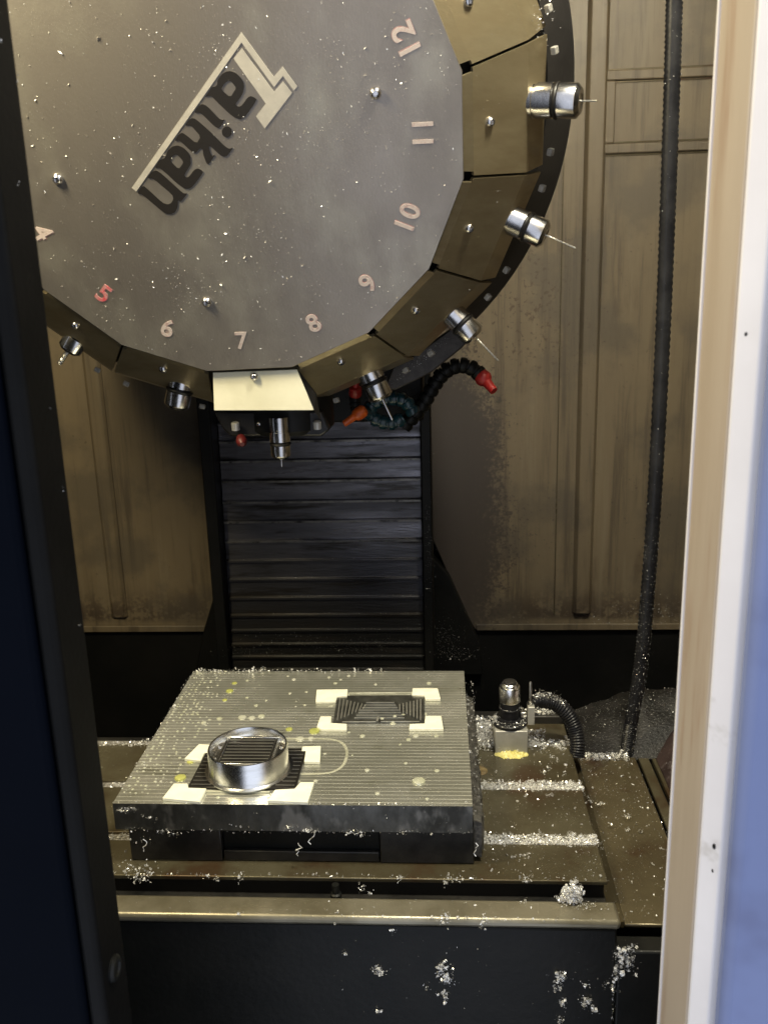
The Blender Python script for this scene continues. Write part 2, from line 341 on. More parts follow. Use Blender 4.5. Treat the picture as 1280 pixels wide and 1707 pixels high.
# ------------------------------------------------------------------ slatted column cover
cc = empty('column_way_cover', atY(540, 1110, 1.5), 'dark telescopic cover of horizontal steel slats behind the spindle', 'way cover')
ys = [560, 600, 640, 672, 704, 735, 767, 800, 834, 866, 898, 930, 960, 990, 1018, 1042, 1064, 1084, 1104]
ax0, ax1 = atY(372, 800, 1.5).x, atY(702, 800, 1.5).x
chb = MB()
SLM = []
for k in range(9):     # lower slats get steadily darker base colours
    t = k/8; f_ = (1-t)**1.3
    SLM.append(mat('column_slat', tuple(.020+(c-.020)*f_ for c in (.23, .225, .255)), tuple(.012+(c-.012)*f_ for c in (.10, .098, .11)), 7, .34+.12*t, .55, .5, 90, (.5, 1, 4), .1, c3=(.03, .026, .022), s3=13, lo3=.48, hi3=.68))
for i in range(len(ys)-1):
    z1 = atY(540, ys[i], 1.5).z; z0 = atY(540, ys[i+1], 1.5).z
    yy = 1.5 - i*.0022
    mb = MB(); mb.prism([(ax0, yy+.010, z0), (ax0, yy-.002, z0), (ax0, yy-.002, z0+.004), (ax0, yy+.0005, z0+.006), (ax0, yy+.0030, z1+.002), (ax0, yy+.016, z1+.002), (ax0, yy+.016, z0)], (ax1-ax0, 0, 0))
    sl = mb.build('slat', SLM[min(max(i-7, 0), 8)], cc, bevel=.0008)
    mb = MB(); mb.box((ax0+.001, yy-.0034, z0+.0002), (ax1-.001, yy-.0021, z0+.0035)); mb.build('wiper_lip', M['slat_lip'] if i < 10 else SLM[min(max(i-7, 0), 8)], sl)
    scatter(chb, [(ax0+.02, yy-.004, z0+.005), (ax1, yy-.004, z0+.005), (ax1, yy+.001, z0+.007), (ax0+.02, yy+.001, z0+.007)], UP, 60 if i > 8 else 12, .0013, lambda u, v: .25+.75*u)
for a, b in ((ax1+.001, ax1+.018), (ax0-.022, ax0-.001)):
    mb = MB(); mb.box((a, 1.45, atY(540, 1104, 1.5).z), (b, 1.60, 1.9)); mb.build('side_channel', M['pit'], cc, bevel=.002)
solo(chb, 'swarf', M['chip'], atY(540, 1100, 1.49), kind='stuff', label='tiny metal chips resting on the lips of the column cover slats', cat='metal chips')

# ================================================================== LEFT DOOR and RIGHT JAMB
DY0, DY1 = .455, .495
xd = atY(115, 800, DY1).x
ld = empty('sliding_door', (xd, DY0, .3), 'dark navy sliding door standing open at the left edge of the opening', 'door')
mb = MB(); mb.box((xd-.9, DY0-.002, .22), (xd-.0125, DY1-.004, ZT)); mb.build('door_panel', M['navy'], ld, bevel=.004)
mb = MB(); mb.box((xd-.012, DY0, .22), (xd, DY1, ZT)); mb.build('edge_strip', M['door_edge'], ld, bevel=.004)
P = onP(189, 1614, V((xd, 0, 0)), V((1, 0, 0)))
mb = MB(); mb.lathe([(0, .0085), (.0015, .0085), (.003, .007), (.0032, .005), (.002, .004), (.0018, .001)], P, (1, 0, 0), 24); mb.build('round_bumper', M['black'], ld, smooth=True)
JY0, JY1 = .50, .56
xj = atY(1150, 850, JY1).x
rj = empty('door_jamb', (xj, JY1, .3), 'beige and white door jamb with blue outer panel along the right edge', 'door jamb')
mb = MB(); mb.box((xj, JY0, .22), (xj+.03, JY1, ZT)); mb.build('jamb_face', M['jamb'], rj, bevel=.0012)
mb = MB(); mb.box((xj-.0012, JY1, .22), (xj+.2, JY1+.003, ZT)); mb.build('jamb_lip', M['jamb_white'], rj, bevel=.0005)
xw = xj+.0125
mb = MB(); mb.prism([(xj+.001, JY0-.0006, .22), (xj+.0005, JY0-.003, .22), (xw-.002, JY0-.012, .22), (xw+.004, JY0-.012, .22), (xw+.004, JY0-.0006, .22)], (0, 0, ZT-.22)); mb.build('white_trim', M['jamb_white'], rj, bevel=.0015)
mb = MB(); mb.box((xw, JY0-.030, .22), (xw+.9, JY0-.0125, ZT)); mb.build('outer_panel', M['blue'], rj, bevel=.006)
for px, py, r in ((1190, 1412, .0012), (1243, 557, .0008), (1187, 1452, .0006)):
    c = atY(px, py, JY0-.0125); mb = MB(); mb.lathe([(-.0012, r), (.0003, r*.8)], (0, 0, 0), (0, -1, 0), 9); mb.v = [c+V((p.x*(.7+.5*random.random()), p.y-.0004, p.z*1.5*(.7+.6*random.random()))) for p in mb.v]; mb.build('paint_chip', M['black'], rj)
mb = MB(); mb.box((xj+.2, JY0, .22), (1.1, JY1, ZT)); mb.build('inner_panel', M['pit'], rj)
mb = MB(); mb.box((-1.1, JY0, 2.2), (1.1, JY1, ZT)); o = mb.build('opening_header', M['pit']); o['kind'] = 'structure'

# ================================================================== MACHINE TABLE
TZ = O.z-.58
TX0, TX1 = -.50, .157
tb = empty('machine_table', (-.15, .9, TZ-.09), 'oily cast machine table with three slots full of chips under the fixture', 'machine table')
def tstrip(y0, y1, m=M['table'], x1=TX1, z=TZ, name='table_rail'):
    mb = MB(); mb.box((TX0, y0, z-.02), (x1, y1, z)); return mb.build(name, m, tb, bevel=.0012)
tstrip(.841, .930); tstrip(.944, 1.030)
mb = MB(); mb.box((-.02, 1.044, TZ-.02), (TX1, 1.088, TZ)); mb.build('table_rail', M['table'], tb, bevel=.001)
mb = MB(); mb.box((TX0, .7685, TZ-.0045), (TX1, .827, TZ)); mb.build('table_rail', M['table'], tb, bevel=.001)
mb = MB(); mb.box((TX0, .7715, TZ-.0205), (TX1-.003, .827, TZ-.0046)); mb.build('rail_web', M['gap'], tb)
mb = MB(); mb.box((TX0, .742, TZ-.075), (TX1-.001, 1.085, TZ-.0205)); mb.build('table_body', M['base'], tb, bevel=.001)
mb = MB(); mb.box((TX0, .7105, TZ-.0085), (TX1+.002, .7395, TZ+.001)); mb.build('front_ledge', M['table_edge'], tb, bevel=.0035)
mb = MB(); mb.box((TX0, .7400, TZ-.03), (TX1-.002, .7710, TZ-.0206)); mb.build('coolant_channel', M['gap'], tb)
P = atY(557, 1488, .735)
mb = MB(); mb.box((TX0, .7397, TZ-.0205), (TX1-.002, .7405, TZ-.002)); mb.build('channel_wall', M['gap'], tb)
mb = MB(); mb.lathe([(0, .0055), (.020, .0055), (.021, .0035), (.030, .0035)], (P.x, .746, TZ-.0204), (0, 0, 1), 16)
solo(mb, 'stop_pin', M['black'], (P.x, .746, TZ-.0204), label='small black stop pin standing in the front channel of the table', cat='stop pin', smooth=True)
# apron
mb = MB(); mb.box((TX0, .7120, .26), (TX1-.001, .735, TZ-.0088))
solo(mb, 'table_apron', M['black'], (-.1, .72, .26), label='flat black apron below the table front edge', cat='apron', bevel=.002)
mb = MB(); mb.box((TX1+.0005, .7135, .26), (.34, .735, TZ-.0335))
solo(mb, 'cover_apron', M['black'], (.24, .72, .26), label='black apron below the brown way cover right of the table', cat='apron', bevel=.002)
# way cover right of the table
CZ = TZ-.028
def c_(px, py, z=CZ): return atZ(px, py, z)
wc = empty('table_way_cover', (.24, .9, CZ-.02), 'oily brown flat way cover to the right of the table', 'way cover')
yb = c_(1010, 1262).y; yf = c_(1070, 1541).y
xr = c_(1087, 1330).x
mb = MB(); mb.box((TX1+.0125, yf, CZ-.004), (xr-.001, yb, CZ)); mb.build('cover_plate', M['cover'], wc, bevel=.0012)
mb = MB(); mb.prism([(TX1+.0005, yf+.006, CZ-.006), (TX1+.012, yf+.002, CZ+.0015), (TX1+.012, yf+.002, CZ-.006)], (0, 1.09-yf, 0)); mb.build('edge_strip', M['cover'], wc)
mb = MB(); mb.box((xr+.003, yf, CZ-.006), (xr+.016, yb, CZ-.001)); mb.build('guide_rail', M['table'], wc, bevel=.001)
mb = MB(); mb.box((xr+.020, yf, CZ-.008), (xr+.025, yb, CZ-.001)); mb.build('guide_rail', M['table'], wc, bevel=.001)
mb = MB(); mb.box((TX1, yf+.01, CZ-.03), (xr+.14, yb, CZ-.009)); mb.build('under_tray', M['gap'], wc)
# sloping guard on the right with chips
m_mar = mat('maroon_grimy_steel', (.060, .040, .038), (.03, .02, .02), 14, .4, .3, .8, 70, c3=(.11, .09, .09), s3=60, lo3=.55, hi3=.7)
mb = MB(); A = V((xr+.026, yf, CZ-.004)); B = V((xr+.026, yb+.02, CZ-.004)); C2 = V((xr+.13, yb+.07, CZ+.085)); D2 = V((xr+.13, yf, CZ+.085))
mb.prism([A, B, C2, D2], (0.004, 0, -.01))
GA, GB, GC, GD = A, B, C2, D2
sg = solo(mb, 'sloping_guard', m_mar, A, label='dark maroon sloping guard beside the way cover dusted with chips', cat='guard')
# grey swarf bank behind the way cover
mb = MB(); nx_, ny_ = 40, 16
PA, PB = pa, pb = atY(962, 1262, yb+.003), atY(1200, 1262, yb+.003)
for j in range(ny_+1):
    for i in range(nx_+1):
        u, v = i/nx_, j/ny_
        x = pa.x+(pb.x-pa.x)*u; y = yb+.003+.10*v
        hmax = .012+.042*min(1, max(0, u*1.9))*(1-.1*u)
        z = CZ-.004+hmax*math.sin(v*1.4)+noise.noise(V((x*40, y*40, 0)))*.005*v+noise.noise(V((x*150, y*150, 3)))*.0015
        mb.v.append(V((x, y, z)))
for j in range(ny_):
    for i in range(nx_): k = j*(nx_+1)+i; mb.f.append((k, k+1, k+nx_+2, k+nx_+1))
o = solo(mb, 'swarf_bank', M['dirt'], (pa.x, yb, CZ), kind='stuff', label='sloping bank of grey dirty swarf behind the way cover', cat='swarf', smooth=True)
m_bank = mat('dark_swarf_bank', (.010, .0085, .0085), (.004, .0035, .003), 60, .55, .3, 1, 300); o.data.materials[0] = m_bank
# rear table ridge
mb = MB(); a, b = atZ(882, 1213, TZ), atZ(934, 1213, TZ)
mb.box((a.x-.075, 1.0885, TZ-.02), (b.x+.004, 1.104, TZ+.010))
mb.build('rear_ridge', M['base'], tb, bevel=.002)

# ================================================================== FIXTURE PLATE
PZ = O.z-.51; PX0, PX1, PY0, PY1 = -.336, .0265, .787, 1.100
fp = empty('fixture_plate', ((PX0+PX1)/2, .94, TZ), 'large grooved aluminium fixture plate wet with coolant on the table', 'fixture plate')
yy = [PY0]; prof = [(PY0, PZ-.030), (PY0, PZ)]
gy = PY0+.005
while gy < PY1-.004:
    prof += [(gy, PZ), (gy+.0001, PZ+.00003), (gy+.0007, PZ+.00003), (gy+.0008, PZ)]; gy += .0068
prof += [(PY1, PZ), (PY1, PZ-.030)]
mb = MB()
nP = len(prof); vs = [V((PX0, y, z)) for y, z in prof]+[V((PX1, y, z)) for y, z in prof]
mb.v = vs; mb.f = [tuple(range(nP))[::-1], tuple(range(nP, 2*nP))] + [(i, i+1, nP+i+1, nP+i) for i in range(nP-1)] + [(nP-1, 0, nP, 2*nP-1)]
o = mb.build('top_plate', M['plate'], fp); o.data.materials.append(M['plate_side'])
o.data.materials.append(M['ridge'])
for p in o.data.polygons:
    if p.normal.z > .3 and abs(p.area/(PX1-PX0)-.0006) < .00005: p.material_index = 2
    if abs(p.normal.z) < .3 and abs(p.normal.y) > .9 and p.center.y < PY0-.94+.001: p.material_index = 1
# base with a recess in the middle of its front
bx0 = atY(216, 1400, .792).x; bx1 = atY(790, 1400, .792).x; r0 = atY(370, 1410, .792).x; r1 = atY(633, 1410, .792).x
for a, b, y0 in ((bx0, r0-.0003, .792), (r0, r1, .799), (r1+.0003, bx1, .792)):
    mb = MB(); mb.box((a, y0, TZ+.0005), (b, 1.095, PZ-.0305)); mb.build('base_block', M['black'] if y0 > .795 else M['base'], fp, bevel=.0012)
mb = MB(); mb.box((r0+.001, .793, TZ+.0008), (r1-.001, .7985, TZ+.012)); mb.build('base_sill', M['base'], fp, bevel=.001)
# ragged side strip on the right
mb = MB(); zz = PZ-.022
top = [(PX1+.0012, y_ := PY0+.01+i*.0075, zz) for i in range(38)]
L_ = []
for i in range(38): L_.append((PX1+.011+random.uniform(-.002, .002), PY0+.01+i*.0075, zz-.003+random.uniform(-.002, .002)))
poly = [V(p) for p in top] + [V(p) for p in L_[::-1]]
mb.prism(poly, (0, 0, -.04)); mb.build('rubber_side_strip', mat('grimy_rubber', (.10, .095, .085), (.04, .037, .033), 200, .5, .2, .8, 400), fp)
# round coolant drops, beads in rows on the left
dr = MB(); dy = MB()
def drop(mb, x, y, r, h=None, z=PZ):
    mb.lathe([(-.0002, r), (r*.2, r*.92), (r*.34, r*.6), (r*.38, r*.2)], (x, y, z), (0, 0, 1), 12)
for i in range(60):
    u, v = random.random(), random.random()
    drop(dr, PX0+.02+u*.32, PY0+.01+v*.29, random.uniform(.0008, .0030)*(.7+random.random()*.5))
for row in range(44):
    for k in range(9):
        if random.random() < .78-.08*k: drop(dr, PX0+.006+k*.0062+random.uniform(-.001, .001), PY0+.02+row*.0068+random.uniform(-.0015, .0015), random.uniform(.0008, .0019))
for px, py, r in [(383, 1152, 7), (391, 1139, 5), (375, 1167, 4.5), (412, 1163, 3), (427, 1176, 4), (340, 1205, 5), (366, 1198, 5), (404, 1196, 7), (420, 1197, 6), (436, 1194, 6), (301, 1297, 9), (318, 1270, 6), (490, 1133, 4), (559, 1139, 4), (715, 1139, 5), (626, 1141, 3), (524, 1219, 9), (693, 1227, 5), (727, 1227, 4), (681, 1233, 4), (698, 1303, 10), (728, 1285, 4), (612, 1284, 4), (637, 1200, 6), (658, 1196, 6), (672, 1193, 6), (655, 1205, 6), (604, 1198, 5), (482, 1216, 6), (500, 1232, 7), (518, 1231, 5), (534, 1202, 4)]:
    p = atZ(px, py, PZ); drop(dy if px in (383, 301, 524, 318, 391, 375, 604, 482) else dr, p.x, p.y, r/1400.)
solo(dr, 'coolant_drops', M['drop'], (PX0, PY0, PZ), kind='stuff', label='pale flat beads of coolant spread over the fixture plate', cat='coolant drops', smooth=True)
solo(dy, 'coolant_drops', M['drop_y'], (PX0, PY0, PZ), kind='stuff', label='larger yellow coolant drops on the fixture plate around the round housing', cat='coolant drops', smooth=True)

# ------------------------------------------------------------------ white corner stops
cz = PZ+.0038
def corner(pts, label):
    P_ = [atZ(a, b, cz) for a, b in pts]; mb = MB(); mb.prism(P_, (0, 0, -.0036))
    c = sum(P_, V())/len(P_)
    return solo(mb, 'corner_stop', M['white'], (c.x, c.y, PZ), label=label, cat='corner stop', group='white corner stops on the fixture plate', bevel=.0006)
def z4(l): return [(500+a/4.267, 1120+b/4.267) for a, b in l]
corner([(271, 1330), (290, 1305.6), (313, 1305.6), (314.7, 1312.8), (344.4, 1313.8), (333, 1336)], 'white corner stop at the front left of the round housing')
corner([(446, 1333.8), (458.4, 1316), (491, 1314.4), (500.6, 1303.4), (524, 1303.4), (513, 1336.9)], 'white corner stop at the front right of the round housing')
corner([(307.5, 1264.4), (332, 1240), (352, 1241), (349, 1254), (341, 1254), (335, 1267.5)], 'white corner stop behind the round housing on its left')
corner([(504, 1244), (535, 1243), (533.4, 1269.7), (507, 1269), (510, 1251), (503, 1251)], 'white corner stop right of the round housing with a rounded notch')
corner(z4([(118, 125), (340, 122), (335, 170), (265, 172), (255, 208), (112, 210)]), 'white corner stop at the rear left of the slotted workpiece')
corner(z4([(800, 115), (980, 115), (1000, 190), (890, 192), (885, 165), (795, 160)]), 'white corner stop at the rear right of the slotted workpiece')
corner(z4([(145, 315), (225, 315), (220, 362), (333, 368), (333, 408), (150, 405), (120, 390)]), 'white corner stop at the front left of the slotted workpiece')
corner(z4([(890, 312), (1005, 312), (1020, 405), (775, 403), (780, 370), (885, 365)]), 'white corner stop at the front right of the slotted workpiece')
# ------------------------------------------------------------------ rear workpiece
P_ = [atZ(*q, PZ+.001) for q in z4([(268, 172), (882, 168), (888, 362), (235, 366)])]
c = sum(P_, V())/4
wp = empty('slotted_workpiece', (c.x, c.y, PZ), 'flat dark rectangular workpiece with nested thin slots between four white corners', 'workpiece')
mb = MB(); mb.prism([p+V((0, 0, .0005)) for p in P_], (0, 0, -.001)); mb.build('workpiece_plate', M['silver'], wp)
fz = PZ+.0026
def bar(pa, pb, w_, nm='fin', par=wp, m=M['fin'], z=fz, h=.0009):
    a, b = atZ(*pa, z), atZ(*pb, z); d = (b-a).normalized(); n = V((-d.y, d.x, 0))*w_*.5
    mb = MB(); mb.prism([a-n, b-n, b+n, a+n], (0, 0, -h)); return mb.build(nm, m, par)
for k in range(8):
    x = 272+26*k; y0 = 188+k*6; y1 = 338-k*11
    pa, pb = z4([(x+14, y0), (x-6, y1)]); bar(pa, pb, .0008)
    if k < 7:
        x = 858-25*k; pa, pb = z4([(x, y0+4), (x-1+k*.5, y1)]); bar(pa, pb, .0011)
for k in range(7):
    y = 215+k*18; pa, pb = z4([(470-k*14, y), (670+k*12, y)]); bar(pa, pb, .0005)
for a, b in (((300, 352), (540, 352)), ((575, 350), (850, 350))): pa, pb = z4([a, b]); bar(pa, pb, .0005)
for a in (560, 553): pa, pb = z4([(a, 318), (a-8, 345)]); bar(pa, pb, .0012)
pa, pb = (580, 1156), (688, 1155)
mb = MB(); mb.tube([atZ(*pa, PZ+.0006), atZ(*pb, PZ+.0006)], .0011, 8); mb.build('seal_cord', M['seal'], fp, smooth=True)
# rounded track right of the front housing
pts = [atZ(a, b, PZ+.0006) for a, b in ((470, 1231), (520, 1231), (552, 1232), (570, 1238), (578, 1250), (577, 1264), (570, 1277), (555, 1286), (535, 1289), (500, 1290))]
mb = MB(); sp = smooth_path(pts, 6)
for i in range(len(sp)-1):
    pass
mb.tube([p for p in sp], .0016, 8); mb.v = [V((p.x, p.y, PZ+.0006+(p.z-PZ-.0006)*.15-.0003)) for p in mb.v]; mb.build('seal_cord', M['seal'], fp, smooth=True)
mb = MB(); mb.tube([atZ(343, 1320, PZ+.0006), atZ(450, 1321, PZ+.0006)], .0015, 8); mb.build('seal_cord', M['seal'], fp, smooth=True)

# ------------------------------------------------------------------ front workpiece plate and round housing
P_ = [atZ(a, b, PZ+.003) for a, b in ((313, 1312), (347, 1247), (512, 1247), (493, 1314))]
c = sum(P_, V())/4
bp = empty('square_base_workpiece', (c.x, c.y, PZ), 'dark square grooved plate held by white corners under the round housing', 'workpiece')
mb = MB(); mb.prism(P_, (0, 0, -.0028)); mb.build('base_plate', M['darkpart'], bp, bevel=.0005)
for k in range(10):
    t = (k+.7)/10.5
    a = P_[0].lerp(P_[1], t)+V((.002, 0, .0004)); b = P_[3].lerp(P_[2], t)+V((-.002, 0, .0004)); n = V((0, .00016, 0))
    mb = MB(); mb.prism([a-n, b-n, b+n, a+n], (0, 0, -.0003)); mb.build('ridge', M['fin'], bp)
hc = atZ(416, 1281, PZ+.0032); HR = .0455; HZ = PZ+.0034; HT = HZ+.027
hs = empty('round_housing', (hc.x, hc.y, HZ), 'shiny round turned aluminium housing with a square window, near the plate front', 'workpiece')
mb = MB(); mb.lathe([(0, HR-.010), (0, HR+.0012), (.0014, HR+.0012), (.0015, HR-.0025), (.0030, HR-.0032), (.0255, HR-.0032), (.027, HR-.0040), (.027, HR-.0054), (.0262, HR-.0060), (.019, HR-.0063), (.019, HR-.010)], (hc.x, hc.y, HZ), (0, 0, 1), 96, cap=False)
mb.build('ring_wall', M['alu'], hs, smooth=True)
mb = MB(); mb.lathe([(.016, .002), (.0185, .002), (.0185, HR-.0062), (.016, HR-.0062)], (hc.x, hc.y, HZ), (0, 0, 1), 64); mb.build('floor', M['alu'], hs, smooth=True)
wz = HZ+.0212; h_ = .0255
mb = MB()
for sgn in (-1, 1):
    mb.box((hc.x-h_-.003, hc.y+sgn*(h_+.0015)-.0015, HZ+.0186), (hc.x+h_+.003, hc.y+sgn*(h_+.0015)+.0015, wz+.0012))
    mb.box((hc.x+sgn*(h_+.0015)-.0015, hc.y-h_+.0001, HZ+.0186), (hc.x+sgn*(h_+.0015)+.0015, hc.y+h_-.0001, wz+.0012))
mb.build('window_frame', M['alu'], hs, bevel=.0004)
mb = MB(); mb.box((hc.x-h_, hc.y-h_, HZ+.0187), (hc.x+h_, hc.y+h_, wz-.0006)); wn = mb.build('window_insert', M['darkpart'], hs)
for k in range(8):
    y = hc.y-h_+.003+k*.0064
    mb = MB(); mb.box((hc.x-h_+.001, y, wz-.0005), (hc.x+h_-.001, y+.0004, wz)); mb.build('rib', M['fin'], wn)
for a in (45, 135, 225, 315, 20, 160, 200, 340):
    x, y = hc.x+math.cos(math.radians(a))*(HR-.010), hc.y+math.sin(math.radians(a))*(HR-.010)
    mb = MB(); mb.lathe([(0, .0022), (.0015, .0020), (.0018, .0012)], (x, y, HZ+.0186), (0, 0, 1), 14); mb.build('boss', M['steel'], hs, smooth=True)

# ================================================================== TOOL SETTER
b0 = atZ(852, 1258, TZ)
ts = empty('tool_setter', (b0.x, b0.y+.02, TZ), 'cylindrical tool setter with silver cap on a square aluminium block', 'tool setter')
bw = .0202; by = b0.y+bw; bx = b0.x; bh = .032
mb = MB(); mb.box((bx-bw, by-bw, TZ+.0005), (bx+bw, by+bw, TZ+bh)); mb.build('mounting_block', M['block'], ts, bevel=.0012)
z = TZ+bh
mb = MB(); mb.lathe([(0.0003, .021), (.004, .0215), (.0055, .020), (.006, .0165), (.010, .0165)], (bx-.001, by, z), (0, 0, 1), 40); mb.build('rubber_flange', M['rubber'], ts, smooth=True)
mb = MB(); mb.lathe([(.0102, .0125), (.020, .0125), (.0205, .0130), (.022, .0130), (.0225, .0122), (.031, .0122)], (bx-.001, by, z), (0, 0, 1), 40); mb.build('sensor_body', M['rubber'], ts, smooth=True)
mb = MB(); mb.lathe([(.0312, .0128), (.032, .0132), (.049, .0132), (.051, .0122), (.0515, .0105), (.0545, .0100), (.0555, .0088)], (bx-.001, by, z), (0, 0, 1), 40); mb.build('probe_cap', M['alu'], ts, smooth=True)
mb = MB(); mb.lathe([(.0557, .0085), (.0575, .0080), (.058, .007)], (bx-.001, by, z), (0, 0, 1), 32); mb.build('contact_pad', M['ring'], ts, smooth=True)
pbx = bx+.0205
mb = MB(); mb.box((pbx, by-.012, z+.004), (pbx+.0085, by+.004, z+.028)); mb.build('air_block', M['block'], ts, bevel=.0008)
mb = MB(); mb.box((pbx-.009, by-.006, z+.010), (pbx-.0005, by+.002, z+.018)); mb.build('bracket', M['steel_dull'], ts, bevel=.0015)
mb = MB(); mb.lathe([(0, .0032), (.004, .0032), (.0045, .0018), (.029, .0018), (.0305, .001)], (pbx+.0035, by-.004, z+.0282), (0, 0, 1), 14); mb.build('air_nozzle', M['steel_dull'], ts, smooth=True)
# grease skirt at the block foot
mb = MB(); n_ = 70; R_ = 9
for i in range(n_+1):
    u = i/n_; x = bx-bw-.001+u*(2*bw+.002); sag = max(0, math.sin(u*math.pi))**.6
    y1 = by-bw-.0015-.0095*sag*(1+.5*noise.noise(V((x*160, 0, 0)))+.3*noise.noise(V((x*700, 0, 0))))
    for k in range(R_+1):
        t = k/R_; y = by-bw+.0004+(y1-by+bw)*t
        mb.v.append(V((x, y, TZ+.0004+(.0055*sag*(1-t)**2.2+.001*math.sin(t*3.14))*(1+.7*noise.noise(V((x*420, y*420, 1)))))))
for i in range(n_):
    for k in range(R_): a = i*(R_+1)+k; mb.f.append((a, a+R_+1, a+R_+2, a+1))
mb.build('grease_skirt', M['yellow'], ts, smooth=True)
mb = MB(); P = atZ(800, 1285, TZ)
mb.lathe([(.0003, .010), (.0012, .008), (.0018, .003)], (P.x, P.y, TZ), (0, 0, 1), 20); mb.v = [V((P.x+(p.x-P.x)*.9, P.y+(p.y-P.y)*1.1*(1+.3*noise.noise(p*90)), p.z)) for p in mb.v]
solo(mb, 'grease_blob', mat('tan_grease', (.24, .18, .08), (.13, .09, .04), 90, .4, 0, .6, 300), P, label='tan grease smear on the table left of the tool setter block', cat='grease', smooth=True)
# corrugated hose
hp = [atY(a, b, y) for a, b, y in ((888, 1168, by), (903, 1166, by+.004), (925, 1172, by+.006), (945, 1190, by+.005), (957, 1213, by), (962, 1238, by-.008), (961, 1262, by-.014))]
hp = smooth_path(hp, 22); rad = [(.0100 if (i//2) % 2 else .0086)*(0.75+.25*min(1, i/30)) for i in range(len(hp))]
mb = MB(); mb.tube(hp, rad, 20)
solo(mb, 'corrugated_hose', M['rubber'], hp[-1], label='short black corrugated hose arching down behind the tool setter', cat='hose', smooth=True, angle=60)

# hanging corrugated conduit
cy_ = yb+.012
ln = [atY(a, b, 1.02+(cy_-1.02)*(b+60)/1320) for a, b in ((1125, -60), (1120, 120), (1113, 330), (1104, 560), (1092, 800), (1078, 1000), (1066, 1120), (1052, 1200), (1043, 1262))]
ln = [V((p.x, p.y, p.z)) for p in ln]; sp = smooth_path(ln, 40)
rad = [.0090 if (i//1) % 2 else .0077 for i in range(len(sp))]
mb = MB(); mb.tube(sp, rad, 14)
solo(mb, 'hanging_conduit', M['rubber'], sp[-1], label='long thin black corrugated conduit hanging down in front of the right wall', cat='conduit', smooth=True, angle=80)

# ================================================================== TOOL MAGAZINE
SC = .9
az, el = .019, -.373
dn = V((math.sin(az)*math.cos(el), -math.cos(az)*math.cos(el), math.sin(el)))
DC = O + ray(351.2, 238.7)*SC
e1 = -(V((0, 0, 1)).cross(dn)).normalized()
if e1.x < 0: e1 = -e1
e2 = dn.cross(e1)
if e2.z < 0: e2 = -e2
st = math.radians(22.5); PH, PH2 = .011, .026
def dp(r, a, z=0): return DC + (e1*math.cos(a)+e2*math.sin(a))*(r*SC) - dn*(z*SC)
def onD(px, py, z=0): return onP(px, py, DC-dn*(z*SC), dn)
tm = empty('tool_magazine', DC, 'big round sixteen sided tool magazine with numbered front cover and gold pocket covers', 'tool magazine')
R2 = .285
mb = MB(); mb.prism([dp(R2, k*st+PH2+.5*st, 0) for k in range(16)], -dn*.004)
# vertices sit between the covers: index convention (k-3) with k half steps
mb = MB(); mb.prism([dp(R2, (k+.5)*st+PH2, 0) for k in range(16)], -dn*.004)
mb.build('front_cover', M['face'], tm, bevel=.0008)
mb = MB(); mb.lathe([(.004*SC+.001, .262*SC), (.010, .262*SC), (.052*SC, .335*SC), (.066*SC, .352*SC), (.10*SC, .372*SC), (.15*SC, .374*SC)], DC, -dn, 64); mb.build('magazine_body', M['gap'], tm, smooth=True)
bf = MB()
def screw(P, n, r, par, nm='screw'):
    mb = MB(); mb.lathe([(0, r), (r*.35, r*.97), (r*.7, r*.75), (r*.85, r*.5)], P, n, 16, cap=False)
    mb.lathe([(r*.85, r*.5), (r*.3, r*.42), (r*.3, .0001)], P, n, 6, cap=False)
    return mb.build(nm, M['steel'], par, smooth=True)
for px, py in ((626, 155), (97, 298), (345, 503)): screw(onD(px, py), dn, .0058, tm)
# pocket covers (k: 11 at the right), index s = step number
slots = list(range(-6, 6))
def cone(r, a, z, lift=0): return dp(r, a, z)
for s in slots:
    if s == -4: continue
    a0, a1 = (s-.5)*st+PH2, (s+.5)*st+PH2; am = (a0+a1)/2
    def edge(r, z, gap):
        # polygon edge between the two radial corner lines, shortened by gap at both ends
        A, B = dp(r, a0, z), dp(r, a1, z); d = (B-A).normalized(); return A+d*gap, B-d*gap
    i0, i1 = edge(R2-.004, .006, .0055); n0, n1 = edge(R2+.012, .0135, .0055); n0b, n1b = edge(R2+.012, .0135, .0016)
    o0, o1 = edge(.362, .057, .0016); q0, q1 = edge(.386, .092, .004)
    nrm = (n1b-n0b).cross(o0-n0b).normalized()
    if nrm.dot(dn) < 0: nrm = -nrm
    th = .0035
    top = [i0, n0, n0b, o0, q0, q1, o1, n1b, n1, i1]
    mb = MB()
    N2 = len(top); mb.v = [p for p in top]+[p-nrm*th for p in top]
    mb.f = [(0, 1, 8, 9), (1, 2, 7, 8), (2, 3, 6, 7), (3, 4, 5, 6), (10, 19, 18, 11), (11, 18, 17, 12), (12, 17, 16, 13), (13, 16, 15, 14)]
    mb.f += [(i, i+10, (i+1) % 10+10, (i+1) % 10) for i in range(10)]
    cv = mb.build('pocket_cover', M['cap'], tm)
    sp_ = dp(.313, am-.008, .0225)+nrm*.0002
    d = nrm; A = n0b; sp_ = sp_ + nrm*((A-sp_).dot(nrm))
    screw(sp_, nrm, .0052, cv)
    for aa in (a0+.055, a1-.055):
        c = dp(.388, aa, .088); t = (-e1*math.sin(aa)+e2*math.cos(aa)); rd = (e1*math.cos(aa)+e2*math.sin(aa))
        mb = MB(); ax = (rd*.8+dn*.6).normalized(); b_ = t.cross(ax)
        mb.prism([c-t*.0038-b_*.0036, c+t*.0038-b_*.0036, c+t*.0038+b_*.0036, c-t*.0038+b_*.0036], ax*.006); mb.build('retaining_clip', M['clipm'], tm, bevel=.001)
